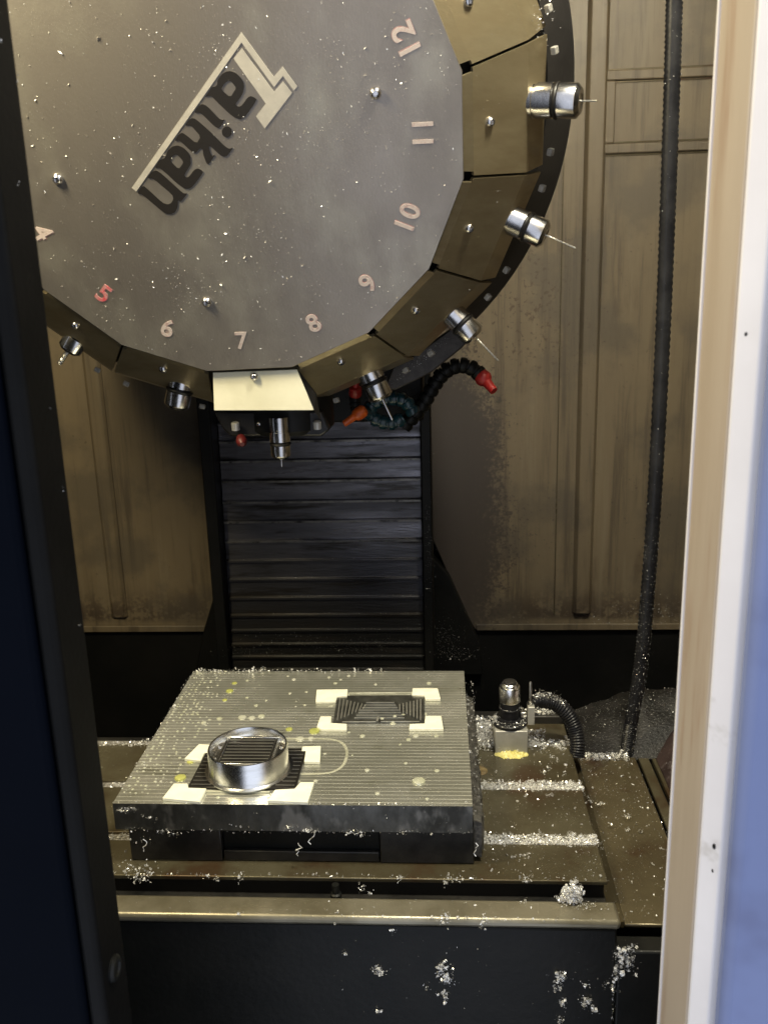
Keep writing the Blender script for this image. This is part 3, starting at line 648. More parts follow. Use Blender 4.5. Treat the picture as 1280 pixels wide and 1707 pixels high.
# black outer ring, open at the bottom where the spindle reaches in
mb = MB(); K = 90; A0, A1 = math.radians(-43), math.radians(215)
prof = [(.372, .125), (.385, .118), (.418, .150), (.421, .153), (.421, .175), (.372, .175)]
for i in range(K+1):
    a = A0+(A1-A0)*i/K
    for r, z in prof: mb.v.append(dp(r, a, z))
m_ = len(prof)
for i in range(K):
    for k in range(m_): mb.f.append((i*m_+k, i*m_+(k+1) % m_, (i+1)*m_+(k+1) % m_, (i+1)*m_+k))
mb.f.append(tuple(range(m_))); mb.f.append(tuple(range(K*m_, K*m_+m_)))
mb.build('outer_ring', M['ring'], tm, smooth=True, angle=30)
# gold front cover of the pocket at the spindle
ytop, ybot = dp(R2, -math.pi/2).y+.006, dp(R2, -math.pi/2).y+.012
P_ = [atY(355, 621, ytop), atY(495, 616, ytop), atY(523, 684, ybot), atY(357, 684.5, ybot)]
mb = MB(); mb.prism(P_, (0, .003, 0)); gc = mb.build('pocket_cover', M['cap_lit'], tm, bevel=.0006); gc['label'] = 'bright gold pocket cover swung upright at the spindle'
screw(atY(424, 628, ytop-.0005), FR, .0048, gc)
# triangular dark cheek beside it
mb = MB(); mb.prism([atY(496, 616, ytop+.004), atY(523, 683, ybot+.004), atY(534, 700, ybot+.01), atY(527, 657, ybot+.008)], (0, .004, 0)); mb.build('pocket_cheek', M['gap'], tm)

# decals: numbers
def curve_mesh(cu, name, m, par, mw):
    o = bpy.data.objects.new('tmp', cu); COL.objects.link(o); dg = bpy.context.evaluated_depsgraph_get(); me = bpy.data.meshes.new_from_object(o.evaluated_get(dg))
    bpy.data.objects.remove(o); me.transform(mw); me.materials.clear(); me.materials.append(m)
    me.transform(Matrix.Translation(-wloc(par)))
    x = bpy.data.objects.new(name, me); COL.objects.link(x); x.parent = par; return x
def frame(P, ex, ey): ez = ex.cross(ey); return Matrix(((ex.x, ey.x, ez.x, P.x), (ex.y, ey.y, ez.y, P.y), (ex.z, ey.z, ez.z, P.z), (0, 0, 0, 1)))
nums = {12: (679, 67), 11: (706.5, 221.5), 10: (680, 365), 9: (614, 473), 8: (523, 540), 7: (402.6, 569), 6: (279, 548.6), 5: (172.6, 490.5), 4: (70, 388)}
for k, (px, py) in nums.items():
    P = onD(px, py)+dn*.0004; rad_ = (P-DC); rad_ -= dn*rad_.dot(dn); up = -rad_.normalized(); ex = up.cross(dn).normalized()
    tc_ = bpy.data.curves.new('txt', 'FONT'); tc_.body = str(k); tc_.size = .029; tc_.align_x = 'CENTER'; tc_.align_y = 'CENTER'; tc_.offset = .0005; tc_.extrude = .0003; tc_.space_character = 1.12
    o = curve_mesh(tc_, 'number_decal', M['pinkred'] if k == 5 else M['pink'], tm, frame(P, ex, up)); o['label'] = ('red' if k == 5 else 'pale pink')+' number %d decal' % k
    if k != 7 and k != 11:
        cu2 = bpy.data.curves.new('txt', 'FONT'); cu2.body = str(k); cu2.size = .029; cu2.align_x = 'CENTER'; cu2.align_y = 'CENTER'; cu2.offset = .0011; cu2.space_character = 1.12
        curve_mesh(cu2, 'number_outline', mat('faint_red_outline', (.40, .22, .22), (.38, .33, .31), 200, .55, .3), tm, frame(P-dn*.00015+ex*.0006, ex, up))
# decals: logo
def poly_curve(loops, conv):
    cu = bpy.data.curves.new('logo', 'CURVE'); cu.dimensions = '2D'; cu.fill_mode = 'BOTH'; cu.extrude = .0003
    for lp in loops:
        s = cu.splines.new('POLY'); s.points.add(len(lp)-1); s.use_cyclic_u = True
        for i, q in enumerate(lp):
            p = onD(*conv(q))-DC; s.points[i].co = (p.dot(e1), p.dot(e2), 0, 1)
    return cu
LG = lambda q: (210+q[0]/5.333, 100+q[1]/5.333)
LT = lambda q: (360+q[0]/8.533, 40+q[1]/8.533)
FM = frame(DC+dn*.0005, e1, e2)
if FM.determinant() < 0: FM = frame(DC+dn*.0005, e1, e2)
def rnd(lp, it=1):
    for _ in range(it):
        out = []
        for i in range(len(lp)):
            a, b = lp[i], lp[(i+1) % len(lp)]
            out += [(a[0]*.82+b[0]*.18, a[1]*.82+b[1]*.18), (a[0]*.18+b[0]*.82, a[1]*.18+b[1]*.82)]
        lp = out
    return lp
A1_ = [(815,180),(850,130),(890,103),(930,97),(980,115),(1020,155),(1048,200),(1052,250),(1040,300),(1010,345),(975,390),(985,408),(1010,415),(1035,400),(1085,330),(1110,320),(1140,330),(1168,352),(1080,480),(1050,515),(1015,527),(970,512),(920,475),(800,360),(770,325),(740,318),(705,328),(735,290),(765,240),(800,235),(815,215)]
H1 = [(915,183),(940,192),(975,235),(978,255),(930,332),(845,262),(880,205)]
I1 = [(680,390),(720,405),(830,520),(850,530),(882,528),(850,585),(825,605),(790,590),(690,490),(660,468),(608,467),(645,410)]
DT = [(900+45*math.cos(t*.4189), 638+50*math.sin(t*.4189)) for t in range(15)]
K1 = [(590,514),(625,525),(745,630),(880,765),(920,790),(958,775),(905,850),(875,860),(840,845),(760,770),(740,765),(745,800),(765,855),(798,840),(735,930),(718,915),(690,840),(685,790),(660,785),(625,825),(595,820),(480,715),(435,718),(470,665),(500,645),(530,660),(630,742),(668,680),(590,590),(565,578),(527,583),(565,530)]
A2_ = [(350,870),(375,800),(420,765),(465,758),(515,780),(555,820),(578,870),(580,920),(560,960),(520,1020),(535,1042),(560,1040),(610,975),(640,962),(670,975),(692,998),(600,1120),(560,1145),(520,1140),(450,1090),(355,1000),(300,955),(262,958),(300,890),(330,878)]
H2 = [(440,838),(465,845),(505,890),(512,915),(470,970),(395,895),(415,855)]
N1 = [(235,990),(275,980),(320,1010),(490,1165),(515,1185),(552,1185),(490,1260),(465,1245),(462,1310),(440,1350),(400,1370),(350,1362),(310,1330),(150,1195),(105,1185),(140,1125),(165,1120),(200,1150),(330,1270),(375,1283),(405,1270),(425,1235),(415,1195),(245,1050),(195,1050)]
for nm, lp in (('a', [A1_, H1]), ('i', [I1, DT]), ('k', [K1]), ('a', [A2_, H2]), ('n', [N1])):
    o = curve_mesh(poly_curve([rnd(l) for l in lp], LG), 'logo_letter', M['logo_dark'], tm, FM); o['label'] = 'black logo letter '+nm
U1 = [(365,115),(825,750),(950,605),(1160,885),(1110,945),(955,735),(830,895),(368,260),((227.8-360)*8.533,(319-40)*8.533),((220.3-360)*8.533,(312.8-40)*8.533)]
T1 = [(372,340),(255,490),(712,1130),(575,1310),(697,1485),(1085,975),(955,815),(830,960)]
o = curve_mesh(poly_curve([T1], LT), 'logo_letter', M['logo_light'], tm, FM); o['label'] = 'pale logo letter T'
o = curve_mesh(poly_curve([U1], LT), 'logo_underline', M['logo_light'], tm, FM)

# ------------------------------------------------------------------ tool holders
def solve_tip(px, py, a):
    """point on the pixel ray inside the radial half plane of angle a"""
    t = (-e1*math.sin(a)+e2*math.cos(a))
    return onP(px, py, DC, t)
def holder(tip, ax, R, label, drill=None, seg=None):
    base = tip - ax*(R*3.9)
    h = empty('tool_holder', base, label, 'tool holder', 'tool holders around the magazine')
    mb = MB(); mb.lathe([(R*.04, R*.2), (R*.04, R*.40), (.0, R*.44), (.0, R*.70), (R*.05, R*.74), (R*.20, R*.93), (R*.24, R*.95), (R*1.22, R*.95), (R*1.26, R*.91)], tip, -ax, 40); mb.build('collet_nut', M['steel'], h, smooth=True)
    mb = MB(); mb.lathe([(R*1.262, R*.90), (R*1.28, R*1.0), (R*1.36, R*1.03), (R*1.44, R*1.0), (R*1.46, R*.86), (R*1.56, R*.86)], tip, -ax, 32); mb.build('seal_ring', M['gap'], h, smooth=True)
    mb = MB(); mb.lathe([(R*1.562, R*.94), (R*1.60, R*.98), (R*2.5, R*.98), (R*2.53, R*.90), (R*2.66, R*.90), (R*2.70, R*.96), (R*3.9, R*.96)], tip, -ax, 40); mb.build('holder_body', M['steel'], h, smooth=True)
    if drill:
        L, r, hel = drill; mb = MB()
        if hel:
            n = 60; pth = [tip+ax*(L*i/n-.002) for i in range(n+1)]
            a_ = ax.orthogonal().normalized(); b_ = ax.cross(a_)
            for ph in (0, math.pi):
                mb.tube([p+(a_*math.cos(ph+i*.45)+b_*math.sin(ph+i*.45))*r*.45 for i, p in enumerate(pth)], [r*.62]*(n-3)+[r*.5, r*.35, r*.2, r*.05], 6)
        else: mb.lathe([(-.002, r), (L*.97, r), (L, r*.5)], tip, ax, 12)
        mb.build('drill_bit', M['steel_dull'] if hel else M['steel'], h, smooth=True)
    return h
tilt = math.radians(21.3)
tools = {11: ((968, 168), 29.5, (.018, .0010, 1), 'large tool holder pointing right in front of the black ring, beside number 11'),
         10: ((910, 392), 25, (.038, .0010, 1), 'tool holder beside number 10 with a long thin drill over the wall'),
         9: ((792, 562), 22, (.042, .0010, 1), 'tool holder beside number 9 pointing down right at the ring end'),
         8: ((637, 665), 22, (.030, .0016, 0), 'tool holder beside number 8 with smooth pin above the teal hose'),
         6: ((294, 680), 22, None, 'short tool holder without a drill below number 6'),
         5: ((114, 585), 20.5, (.022, .0030, 1), 'leftmost tool holder with thick twist drill beside the dark door')}
for k, ((px, py), rpx, dr_, lab) in tools.items():
    tip = onD(px, py, {5: .055, 6: .045, 11: .052, 10: .055}.get(k, .060)); q = tip-DC; a = math.atan2(q.dot(e2), q.dot(e1))
    ax = ((e1*math.cos(a)+e2*math.sin(a))*math.cos(tilt)+dn*math.sin(tilt)).normalized()
    holder(tip, ax, rpx/F_PX*depth(tip), lab, dr_)
    print('tool', k, 'r', ((tip-DC)-dn*(tip-DC).dot(dn)).length/SC, 'z', -(tip-DC).dot(dn)/SC)
TY = dp(R2, -math.pi/2).y+.055
tip = atY(469, 763, TY); holder(tip, V((0, 0, -1)), 17.5/F_PX*depth(tip), 'tool holder hanging straight down from the spindle below the gold cover', (.012, .0012, 0))
# spindle nose / gripper behind the gold cover
mb = MB(); a, b = atY(366, 690, TY-.03), atY(552, 722, TY-.03)
sn = empty('spindle_nose', (a.x, TY, b.z), 'black spindle nose and gripper jaws just below the gold pocket cover', 'spindle')
mb.prism([atY(356, 686, TY+.022), atY(536, 686, TY+.022), atY(551, 716, TY+.022), atY(535, 728, TY+.022), atY(385, 728, TY+.022), atY(372, 716, TY+.022)], (0, .012, 0)); mb.build('gripper_plate', M['ring'], sn, bevel=.003)
mb = MB(); mb.lathe([(0, .055), (.006, .060), (.16, .060)], (tip.x, TY+.07, atY(460, 716, TY+.07).z), (0, 0, 1), 48); mb.build('spindle_body', M['pit'], sn, smooth=True)
for px, py in ((393, 710), (529, 708)):
    p = atY(px, py, TY+.012); mb = MB(); mb.lathe([(0, .0052), (.009, .0052), (.010, .004)], p-V((0, 0, .005)), (0, -.15, 1), 16); mb.build('gripper_stud', M['stud'], sn, smooth=True)
for px, py in ((433, 707), (449, 690)):
    p = atY(px, py, TY+.018); mb = MB(); mb.lathe([(0, .0028), (.004, .0026), (.005, .001)], p, (-.3, -1, .2), 12); mb.build('ball_pin', M['steel'], sn, smooth=True)
mb = MB(); p = atY(401, 721, TY+.012); mb.lathe([(0, .003), (.002, .006), (.010, .007), (.014, .006), (.018, .003)], p-V((0, 0, .006)), (.3, -1, -.4), 16); mb.build('red_nozzle', mat('shaded_red_plastic', (.10, .008, .008)), sn, smooth=True)  # darker than the other red tips, the shade around it is in the colour
# bracket carrying chips between tool 8 and tool 9
mb = MB(); mb.prism([atY(640, 648, 1.20), atY(655, 612, 1.20), atY(690, 592, 1.20), atY(752, 548, 1.20), atY(795, 552, 1.20), atY(770, 580, 1.20), atY(718, 622, 1.20), atY(660, 650, 1.20)], (0, .02, 0))
br = solo(mb, 'magazine_bracket', mat('dusty_bracket', (.05, .043, .038), (.03, .025, .022), 90, .5, .2, .5, 300), atY(720, 600, 1.20), label='dark angled bracket with chips on it between tool holders eight and nine', cat='bracket', bevel=.002)
# spindle head behind the lower magazine
mb = MB(); a = atY(360, 640, 1.34); b = atY(705, 640, 1.34)
mb.box((a.x, 1.34, atY(500, 706, 1.34).z), (b.x, 1.46, 1.75)); mb.build('head_casting', M['pit'], sn, bevel=.004)

# ------------------------------------------------------------------ segmented coolant hoses
def seg_hose(name, label, pts, Y, r, m, nseg, tipcol=None, tippts=None, dY=0):
    P_ = smooth_path([atY(a, b, Y+dY*i) for i, (a, b) in enumerate(pts)], 30)
    h = empty(name, P_[0], label, 'coolant hose')
    L = [0.]
    for i in range(1, len(P_)): L.append(L[-1]+(P_[i]-P_[i-1]).length)
    def at(s):
        s = max(0, min(L[-1], s))
        for i in range(1, len(L)):
            if L[i] >= s: t = (s-L[i-1])/max(1e-9, L[i]-L[i-1]); return P_[i-1].lerp(P_[i], t)
        return P_[-1]
    for k in range(nseg):
        s0 = L[-1]*k/nseg; s1 = L[-1]*(k+1)/nseg; p = at(s0); q = at(s1); d = (q-p); ln_ = d.length
        mb = MB(); mb.lathe([(0, r*.78), (ln_*.08, r*.95), (ln_*.5, r), (ln_*.78, r*.9), (ln_*.84, r*.78), (ln_*1.06, r*.78)], p, d, 20); mb.build('hose_segment', m, h, smooth=True)
    if tippts:
        a, b = atY(*tippts[0], Y+dY*len(pts)), atY(*tippts[1], Y+dY*len(pts)-.02); d = b-a; l = d.length
        mb = MB(); mb.lathe([(0, r*.9), (l*.25, r*1.05), (l*.4, r*.9), (l*.5, r*.62), (l, r*.5), (l, r*.3)], a, d, 20); mb.build('nozzle_tip', tipcol, h, smooth=True)
    return h
seg_hose('coolant_hose', 'black segmented coolant hose arching right of the spindle with red tip', [(672, 712), (692, 690), (706, 672), (720, 648), (738, 622), (762, 609), (785, 612), (803, 628)], 1.30, .0118, M['black'], 13, M['red'], ((800, 624), (823, 652)))
seg_hose('coolant_hose', 'teal coiled coolant hose with bright orange tip under tool eight', [(690, 690), (675, 668), (650, 664), (622, 672), (615, 690), (632, 702), (655, 706), (672, 696)], 1.26, .0105, M['teal'], 12)
h = [o for o in COL.objects if o.name.startswith('coolant_hose.001')][0]
a, b = atY(606, 684, 1.235), atY(573, 707, 1.225); d = b-a; l = d.length
mb = MB(); mb.lathe([(-.003, .006), (0, .0088), (l*.22, .0092), (l*.42, .0078), (l*.5, .0052), (l*.95, .0046), (l, .004), (l, .0025)], a, d, 24); mb.build('nozzle_tip', M['orange'], h, smooth=True)
mb = MB(); a = atY(614, 690, 1.245); b = atY(603, 686, 1.237); mb.lathe([(0, .008), ((b-a).length*.9, .0075)], a, b-a, 20); mb.build('hose_segment', M['teal'], h, smooth=True)
hh = seg_hose('coolant_hose', 'short coolant nozzle with upright red tip left of tool eight', [(594, 684), (592, 672), (592, 660)], 1.28, .0085, M['rubber'], 3)
a, b = atY(592, 660, 1.275), atY(594, 628, 1.265); d = b-a; l = d.length
mb = MB(); mb.lathe([(0, .0080), (l*.1, .0092), (l*.42, .0090), (l*.5, .0050), (l*.98, .0038), (l, .002)], a, d, 20); mb.build('nozzle_tip', M['red'], hh, smooth=True)

# ================================================================== SWARF everywhere
def stuff(mb, name, m, loc, label): return solo(mb, name, m, loc, kind='stuff', label=label, cat='metal chips')
# on the magazine cover and pocket covers
mb = MB()
hot = [onD(random.uniform(60, 760), random.uniform(0, 600)) for _ in range(45)]
k = 0
while k < 1500:
    if random.random() < .45: P = random.choice(hot)+(e1*random.gauss(0, .012)+e2*random.gauss(0, .012))
    else: P = dp(R2*math.sqrt(random.random())*.985, random.uniform(0, 6.28))
    rr = (P-DC).length/SC
    if rr > R2*.97: continue
    chip_mesh(mb, P, dn, random.lognormvariate(-6.85, .45)); k += 1
stuff(mb, 'swarf', M['chip'], DC, 'bright metal flecks stuck all over the round magazine cover')
mb = MB()
for s in (-3, -2, -1, 0, 1, 2):
    for _ in range(26 if s > 0 else 9):
        a = (s+random.uniform(-.42, .42))*st+PH2; t = random.random(); r = R2+.01+t*.066; z = .0135+t*.043
        chip_mesh(mb, dp(r*(1/math.cos((a-PH2-s*st)))*math.cos(st/2), a, z-.001), dn, .0011)
P = onP(900, 25, dp(.374, st, .075), dn)
for _ in range(60): chip_mesh(mb, P+e2*random.gauss(0, .014)+e1*random.gauss(0, .006)+dn*.006, dn, .0018)
stuff(mb, 'swarf', M['chip'], DC, 'few bright flecks on the gold pocket covers of the magazine')
# plate
mb = MB(); NQ = lambda x0, x1, y0, y1, z: [(x0, y0, z), (x1, y0, z), (x1, y1, z), (x0, y1, z)]
scatter(mb, NQ(PX0, PX1, PY0, PY1, PZ+.0002), UP, 520, .00085, lambda u, v: .25+.75*(1-u)*(.4+.6*v))
scatter(mb, NQ(PX0, PX1-.1, PY1-.006, PY1+.002, PZ+.0002), UP, 260, .0016, lambda u, v: 1-u*.7, .3, .002)
scatter(mb, NQ(PX0-.002, PX0+.010, PY0, PY1, PZ+.0002), UP, 320, .0012, lambda u, v: .2+.8*v, .1, .001)
scatter(mb, NQ(PX0, PX1, PY0-.001, PY0+.003, PZ+.0002), UP, 190, .0011, None, .15, .001)
scatter(mb, NQ(PX1-.002, PX1+.012, PY0+.01, PY1, PZ-.020), UP, 300, .0014, None, .25, .006)
stuff(mb, 'swarf', M['chip'], (PX0, PY0, PZ), 'fine bright chips sprinkled over the fixture plate and along its rear edge')
# plate front face
mb = MB()
for px, py, n in ((215, 1348, 40), (250, 1362, 22), (205, 1352, 30), (275, 1386, 30), (290, 1390, 20), (395, 1375, 8), (480, 1380, 14), (515, 1384, 46), (590, 1388, 30), (604, 1390, 24), (680, 1384, 12), (735, 1372, 4), (425, 1357, 3), (485, 1378, 16), (238, 1400, 16), (352, 1330, 4)):
    c = atY(px, py, PY0-.001)
    for _ in range(int(n*1.3)): chip_mesh(mb, c+V((random.gauss(0, .005), 0, random.gauss(0, .0015))), FR, random.uniform(.0005, .0012))
    for _ in range(n//7): curl(mb, c+V((random.gauss(0, .005), 0, random.gauss(0, .0015))), FR, .0018)
scatter(mb, [(PX0, PY0-.001, PZ-.032), (PX1, PY0-.001, PZ-.032), (PX1, PY0-.001, PZ-.027), (PX0, PY0-.001, PZ-.027)], FR, 170, .0012, None, .1)
scatter(mb, [(PX0, PY0-.001, PZ-.03), (PX1, PY0-.001, PZ-.03), (PX1, PY0-.001, PZ), (PX0, PY0-.001, PZ)], FR, 60, .0009)
for px, py in ((520, 1385), (497, 1405), (793, 1405), (242, 1398)):   # hanging curled threads
    p = atY(px, py, PY0-.004); pth = [p+V((random.gauss(0, .0012)+.002*math.sin(i), -random.random()*.002, -.0024*i)) for i in range(7)]
    mb.tube(pth, [.0003+.0002*random.random() for _ in pth], 5)
stuff(mb, 'swarf', M['chip'], (PX0, PY0, PZ), 'chips and curled threads clinging to the front face of the fixture plate')
# T-slots packed with chips
mb = MB()
for y0, y1, n in ((.827, .841, 2600), (.930, .944, 2300), (1.030, 1.044, 900)):
    scatter(mb, NQ(PX1+.012, TX1-.001+.002, y0-.001, y1+.001, TZ-.0030), UP, int(n*1.9), .0018, lambda u, v: .7+.3*u, .05, .0050)
    scatter(mb, NQ(TX0+.1, bx0, y0, y1, TZ-.0040), UP, 500, .0017, None, .08, .003)
    scatter(mb, NQ(PX1+.012, TX1, y0-.006, y1+.006, TZ+.0001), UP, 260, .0013, None, .1, .0005)
stuff(mb, 'swarf', M['chip'], (.1, .9, TZ), 'dense bright chips packed into the table slots')
scatter(mb, NQ(TX0+.05, bx0+.01, 1.020, 1.031, TZ), UP, 420, .0018, None, .15, .003)
scatter(mb, NQ(TX0+.05, bx0+.01, .77, 1.03, TZ), UP, 160, .0013, None, .05, .0)
stuff(mb, 'swarf', M['chip'], (-.3, .9, TZ), 'chips on the table left of the fixture plate base')
mb = MB()
for y0, y1 in ((.8272, .8408), (.9302, .9438), (1.0302, 1.0438)): mb.box((TX0+.02, y0, TZ-.019), (TX1-.001, y1, TZ-.0032))
stuff(mb, 'swarf_bed', M['dirt'], (.1, .9, TZ), 'packed grey swarf filling the table slots')
# heap left of the setter and behind it
mb = MB()
xh0, xh1 = atZ(792, 1230, TZ).x, bx-bw-.001
scatter(mb, NQ(xh0, xh1, by-.015, by+.055, TZ+.0002), UP, 2400, .0019, lambda u, v: .25+.75*v, .1, .013)
scatter(mb, NQ(bx+bw+.001, bx+bw+.030, by-.004, by+.035, TZ+.0002), UP, 900, .0017, lambda u, v: max(0, 1-u*1.1), .1, .005)
scatter(mb, NQ(bx+bw, TX1-.006, 1.090, 1.103, TZ+.0104), UP, 420, .0018, None, .15, .004)
for _ in range(420):
    a = random.uniform(0, 6.28); r = random.uniform(.0135, .0215); chip_mesh(mb, V((bx-.001+math.cos(a)*r, by+math.sin(a)*r, z_ := TZ+bh+(.0062 if r < .0195 else .004)+random.random()*.003)), UP, .0016)
for _ in range(120):
    a = random.uniform(0, 6.28); r = .0125; chip_mesh(mb, V((bx-.001+math.cos(a)*r, by+math.sin(a)*r, TZ+bh+.023)), UP, .0009)
clump(mb, V((bx-.0195, by-.006, TZ+bh+.010)), FR, .005, 70, .0026)
clump(mb, V((pbx+.004, by-.008, TZ+bh+.030)), UP, .002, 14, .0014); clump(mb, V((pbx-.003, by-.008, TZ+bh+.015)), FR, .0022, 30, .0016)
for i in range(4, 60):
    p = hp[min(i, len(hp)-1)]
    for _ in range(6): chip_mesh(mb, p+V((random.gauss(0, .003), -.004-random.random()*.004, .0085+random.gauss(0, .003))), UP, .0016)
scatter(mb, NQ(bx-bw, bx+bw, by-bw-.003, by-bw+.0005, TZ+.004), UP, 160, .0010, None, 0, .006)
stuff(mb, 'swarf', M['chip'], (bx, by, TZ), 'chip heap around the tool setter block and its hose')
# table surface, ledge, way cover
mb = MB()
scatter(mb, NQ(PX1+.012, TX1, .77, 1.05, TZ+.0002), UP, 1000, .0014, None, .08)
for px, py in ((870, 1427), (858, 1430), (880, 1428), (930, 1270), (943, 1276), (915, 1282), (905, 1290), (940, 1290)): clump(mb, atZ(px, py, TZ), UP, .0035, 12, .0020)
for px, py in ((905, 1248), (925, 1246), (935, 1250), (920, 1262)): clump(mb, atZ(px, py, TZ), UP, .004, 22, .0022)
scatter(mb, NQ(TX1+.002, xr, yf+.002, yb, CZ+.0002), UP, 900, .0014, lambda u, v: .6+.4*v, .06)
scatter(mb, NQ(TX1+.010, xr-.010, yb-.010, yb+.004, CZ), UP, 1100, .0018, None, .1, .005)
for px, py in ((980, 1330), (985, 1338), (995, 1342), (972, 1322), (1003, 1340)): clump(mb, atZ(px, py, CZ+.004), UP, .0028, 16, .0018)
for px, py in ((985, 1400), (1000, 1408), (1003, 1415), (1017, 1375), (1040, 1362), (1047, 1363)): clump(mb, atZ(px, py, CZ+.004), UP, .0028, 9, .0018)
scatter(mb, [GA+V((0, 0, .002)), GB, GC, GD], V((-.6, 0, .8)), 420, .0012, None, .05)
for _ in range(1300):
    u, v = random.random(), random.random(); x = PA.x+(PB.x-PA.x)*u; y = yb+.003+.10*v
    chip_mesh(mb, V((x, y, CZ-.0035+(.012+.042*min(1, u*1.9)*(1-.1*u))*math.sin(v*1.4)+noise.noise(V((x*40, y*40, 0)))*.005*v)), UP, random.lognormvariate(-7.1, .4))
stuff(mb, 'swarf', M['chip'], (.2, .9, TZ), 'loose chips and short curls strewn over the table and brown way cover')
mb = MB()
scatter(mb, NQ(TX0, TX1, .7687, .774, TZ+.0002), UP, 200, .0013, None, .2)
scatter(mb, NQ(TX0, TX1, .712, .738, TZ+.0012), UP, 230, .0011, None, .1)
scatter(mb, NQ(-.1, TX1, .7100, .714, TZ+.0005), UP, 110, .0016, None, .3)
for px, py, n, r in ((215, 1450, 45, .009), (245, 1455, 60, .010), (232, 1465, 40, .006), (345, 1462, 14, .005), (362, 1465, 16, .004), (402, 1463, 24, .005), (545, 1456, 4, .003), (665, 1465, 20, .004), (745, 1467, 26, .006), (765, 1466, 16, .006), (880, 1465, 30, .005), (872, 1462, 14, .004)):
    clump(mb, atY(px, py, .767), V((0, -.6, .8)), r, n, .0020)
for px, py, n, r in ((605, 1482, 18, .004), (616, 1490, 14, .003), (745, 1530, 30, .006), (740, 1535, 16, .005), (808, 1535, 22, .005), (805, 1545, 10, .004), (875, 1503, 14, .003), (400, 1524, 8, .003), (562, 1522, 8, .002)):
    clump(mb, atZ(px, py, TZ+.0012), V((0, -.5, .9)), r, n, .0020)
c0 = atZ(948, 1512, TZ+.001)
for i in range(3600):
    d = V((random.uniform(-1, 1), random.uniform(-1, 1), random.uniform(0, 1)))
    if d.length > .8+.35*noise.noise(d*3+V((5, 0, 0))): continue
    d = V((d.x*.0135+d.z*.003, d.y*.007, d.z*.024))
    (curl if i % 4 == 0 else chip_mesh)(mb, c0+V((.002, .006, .001))+d, UP, .0014 if i % 4 else .0026)
for i in range(60): chip_mesh(mb, c0+V((.015+random.gauss(0, .008), random.gauss(0, .003), .001)), UP, .0016)
stuff(mb, 'swarf', M['chip'], (0, .74, TZ), 'curly swarf tufts along the front ledge of the table, largest near its right end')
# stuck on the aprons
mb = MB()
for px, py, n, r in ((630, 1617, 46, .005), (737, 1617, 60, .006), (745, 1632, 60, .005), (740, 1655, 16, .003), (740, 1667, 8, .002), (935, 1628, 44, .005), (930, 1645, 20, .004), (938, 1670, 22, .003), (976, 1670, 40, .005), (990, 1680, 16, .004), (935, 1700, 18, .003), (1040, 1588, 90, .007), (1043, 1605, 60, .008), (1030, 1620, 30, .006), (655, 1550, 6, .003), (710, 1645, 5, .003), (630, 1685, 8, .002), (205, 1650, 5, .001), (213, 1694, 8, .002), (575, 1588, 4, .002), (571, 1650, 2, .001), (975, 1640, 8, .006), (1020, 1640, 18, .006), (560, 1540, 4, .001)):
    c = atY(px, py, .7113)
    for _ in range(n):
        q_ = c+V((random.gauss(0, r*.55), 0, random.gauss(0, r*.7)))
        if random.random() < .3: curl(mb, q_, FR, .0026)
        chip_mesh(mb, q_, FR, .0014); chip_mesh(mb, q_+V((random.gauss(0, .002), 0, random.gauss(0, .002))), FR, .0009)
scatter(mb, [atY(540, 1560, .7115), atY(1020, 1560, .7115), atY(1020, 1700, .7115), atY(540, 1700, .7115)], FR, 70, .0009)
x_ = TX1-.002
for i in range(90): chip_mesh(mb, V((x_+random.gauss(0, .0008), .7115, TZ-.05-random.random()*.12)), FR, .0011)
stuff(mb, 'swarf', M['chip'], (0, .708, .7), 'scattered clusters of chips stuck to the black aprons below the table')
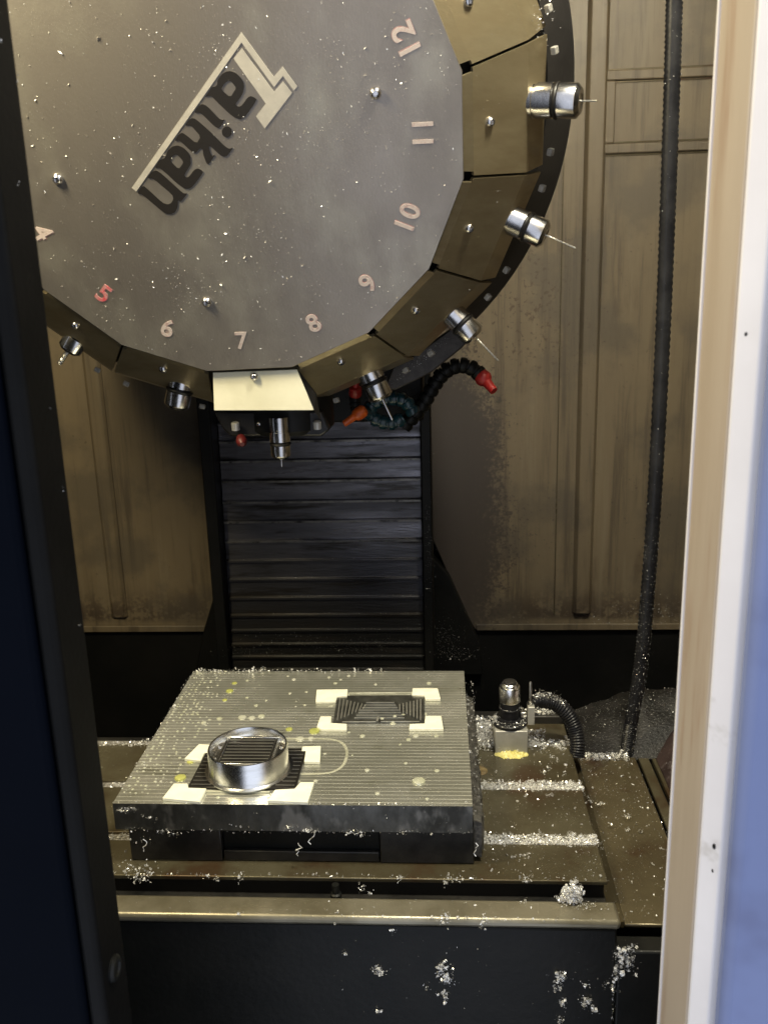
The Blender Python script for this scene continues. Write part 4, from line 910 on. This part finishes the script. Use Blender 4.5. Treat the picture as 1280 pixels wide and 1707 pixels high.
# wall foot, conduit, right wall, pit
mb = MB()
wx = lambda a, b: atY(a, b, WY)
scatter(mb, [wx(980, 1045)+V((0, -.008, 0)), wx(1140, 1045)+V((0, -.008, 0)), wx(1140, 985)+V((0, -.008, 0)), wx(1020, 990)+V((0, -.008, 0))], FR, 230, .0021, lambda u, v: (1-abs(v-.45)*1.6)*(.3+.7*u))
scatter(mb, [wx(800, 1045)+V((0, -.004, 0)), wx(1000, 1045)+V((0, -.004, 0)), wx(1000, 1010)+V((0, -.004, 0)), wx(800, 1025)+V((0, -.004, 0))], FR, 70, .0016)
scatter(mb, [wx(700, 900)+V((0, -.03, 0)), wx(1180, 1040)+V((0, -.02, 0)), wx(1180, 200)+V((0, -.02, 0)), wx(850, 300)+V((0, -.02, 0))], FR, 0, .001)
for i, p in enumerate(sp[::1]):
    pass
ts_ = smooth_path(ln, 40)
for i in range(len(ts_)):
    t = i/len(ts_)
    for _ in range(3 if t > .55 else (1 if random.random() < .35 else 0)):
        a = random.uniform(-1.4, 1.4); p = ts_[i]+V((math.sin(a)*.0088, -math.cos(a)*.0088, 0)); chip_mesh(mb, p, V((math.sin(a), -math.cos(a), 0)), .0011)
for y in (1025, 1040): clump(mb, atY(1080, y, 1.10), FR, .006, 16, .0022)
stuff(mb, 'swarf', M['chip'], (.3, 1.5, WALL_BOT), 'chips clinging to the right wall foot and hanging conduit')
mb = MB()
for px, py, w_, h_, n in ((400, 1085, 40, 10, 60), (740, 1060, 30, 30, 160), (760, 1090, 40, 14, 150), (600, 1075, 90, 18, 240), (480, 1070, 80, 24, 120), (715, 900, 8, 120, 120)):
    for _ in range(n): chip_mesh(mb, atY(px+random.gauss(0, w_*.5), py+random.gauss(0, h_*.5), 1.445), FR, .0014)
stuff(mb, 'swarf', M['chip_dull'], (0, 1.44, .8), 'dull chips dusting the black foot of the column cover')
mb = MB()
for _ in range(60): chip_mesh(mb, br.location+V((random.gauss(0, .022), -.002, 0)), FR, .0001)
for _ in range(110):
    t = random.random(); p = atY(648+t*100, 645-t*75+random.uniform(-14, 2), 1.198); chip_mesh(mb, p, FR, .0013)
stuff(mb, 'swarf', M['chip'], (0, 1.2, 1.2), 'flecks of chips on the dark magazine bracket')
mb = MB()
for px, py in ((86, 678), (108, 818), (135, 1044), (32, 134), (30, 40), (36, 86), (60, 312)):
    p = onP(px-4, py, V((xd, 0, 0)), V((1, 0, 0)))
    if p.y < DY0 or p.y > DY1: p = V((xd+.0005, (DY0+DY1)/2, p.z))
    for _ in range(2): chip_mesh(mb, p+V((.0004, random.gauss(0, .001), random.gauss(0, .001))), V((1, 0, 0)), .0016)
stuff(mb, 'swarf', M['chip'], (xd, .47, 1), 'single chips stuck to the edge of the dark door')
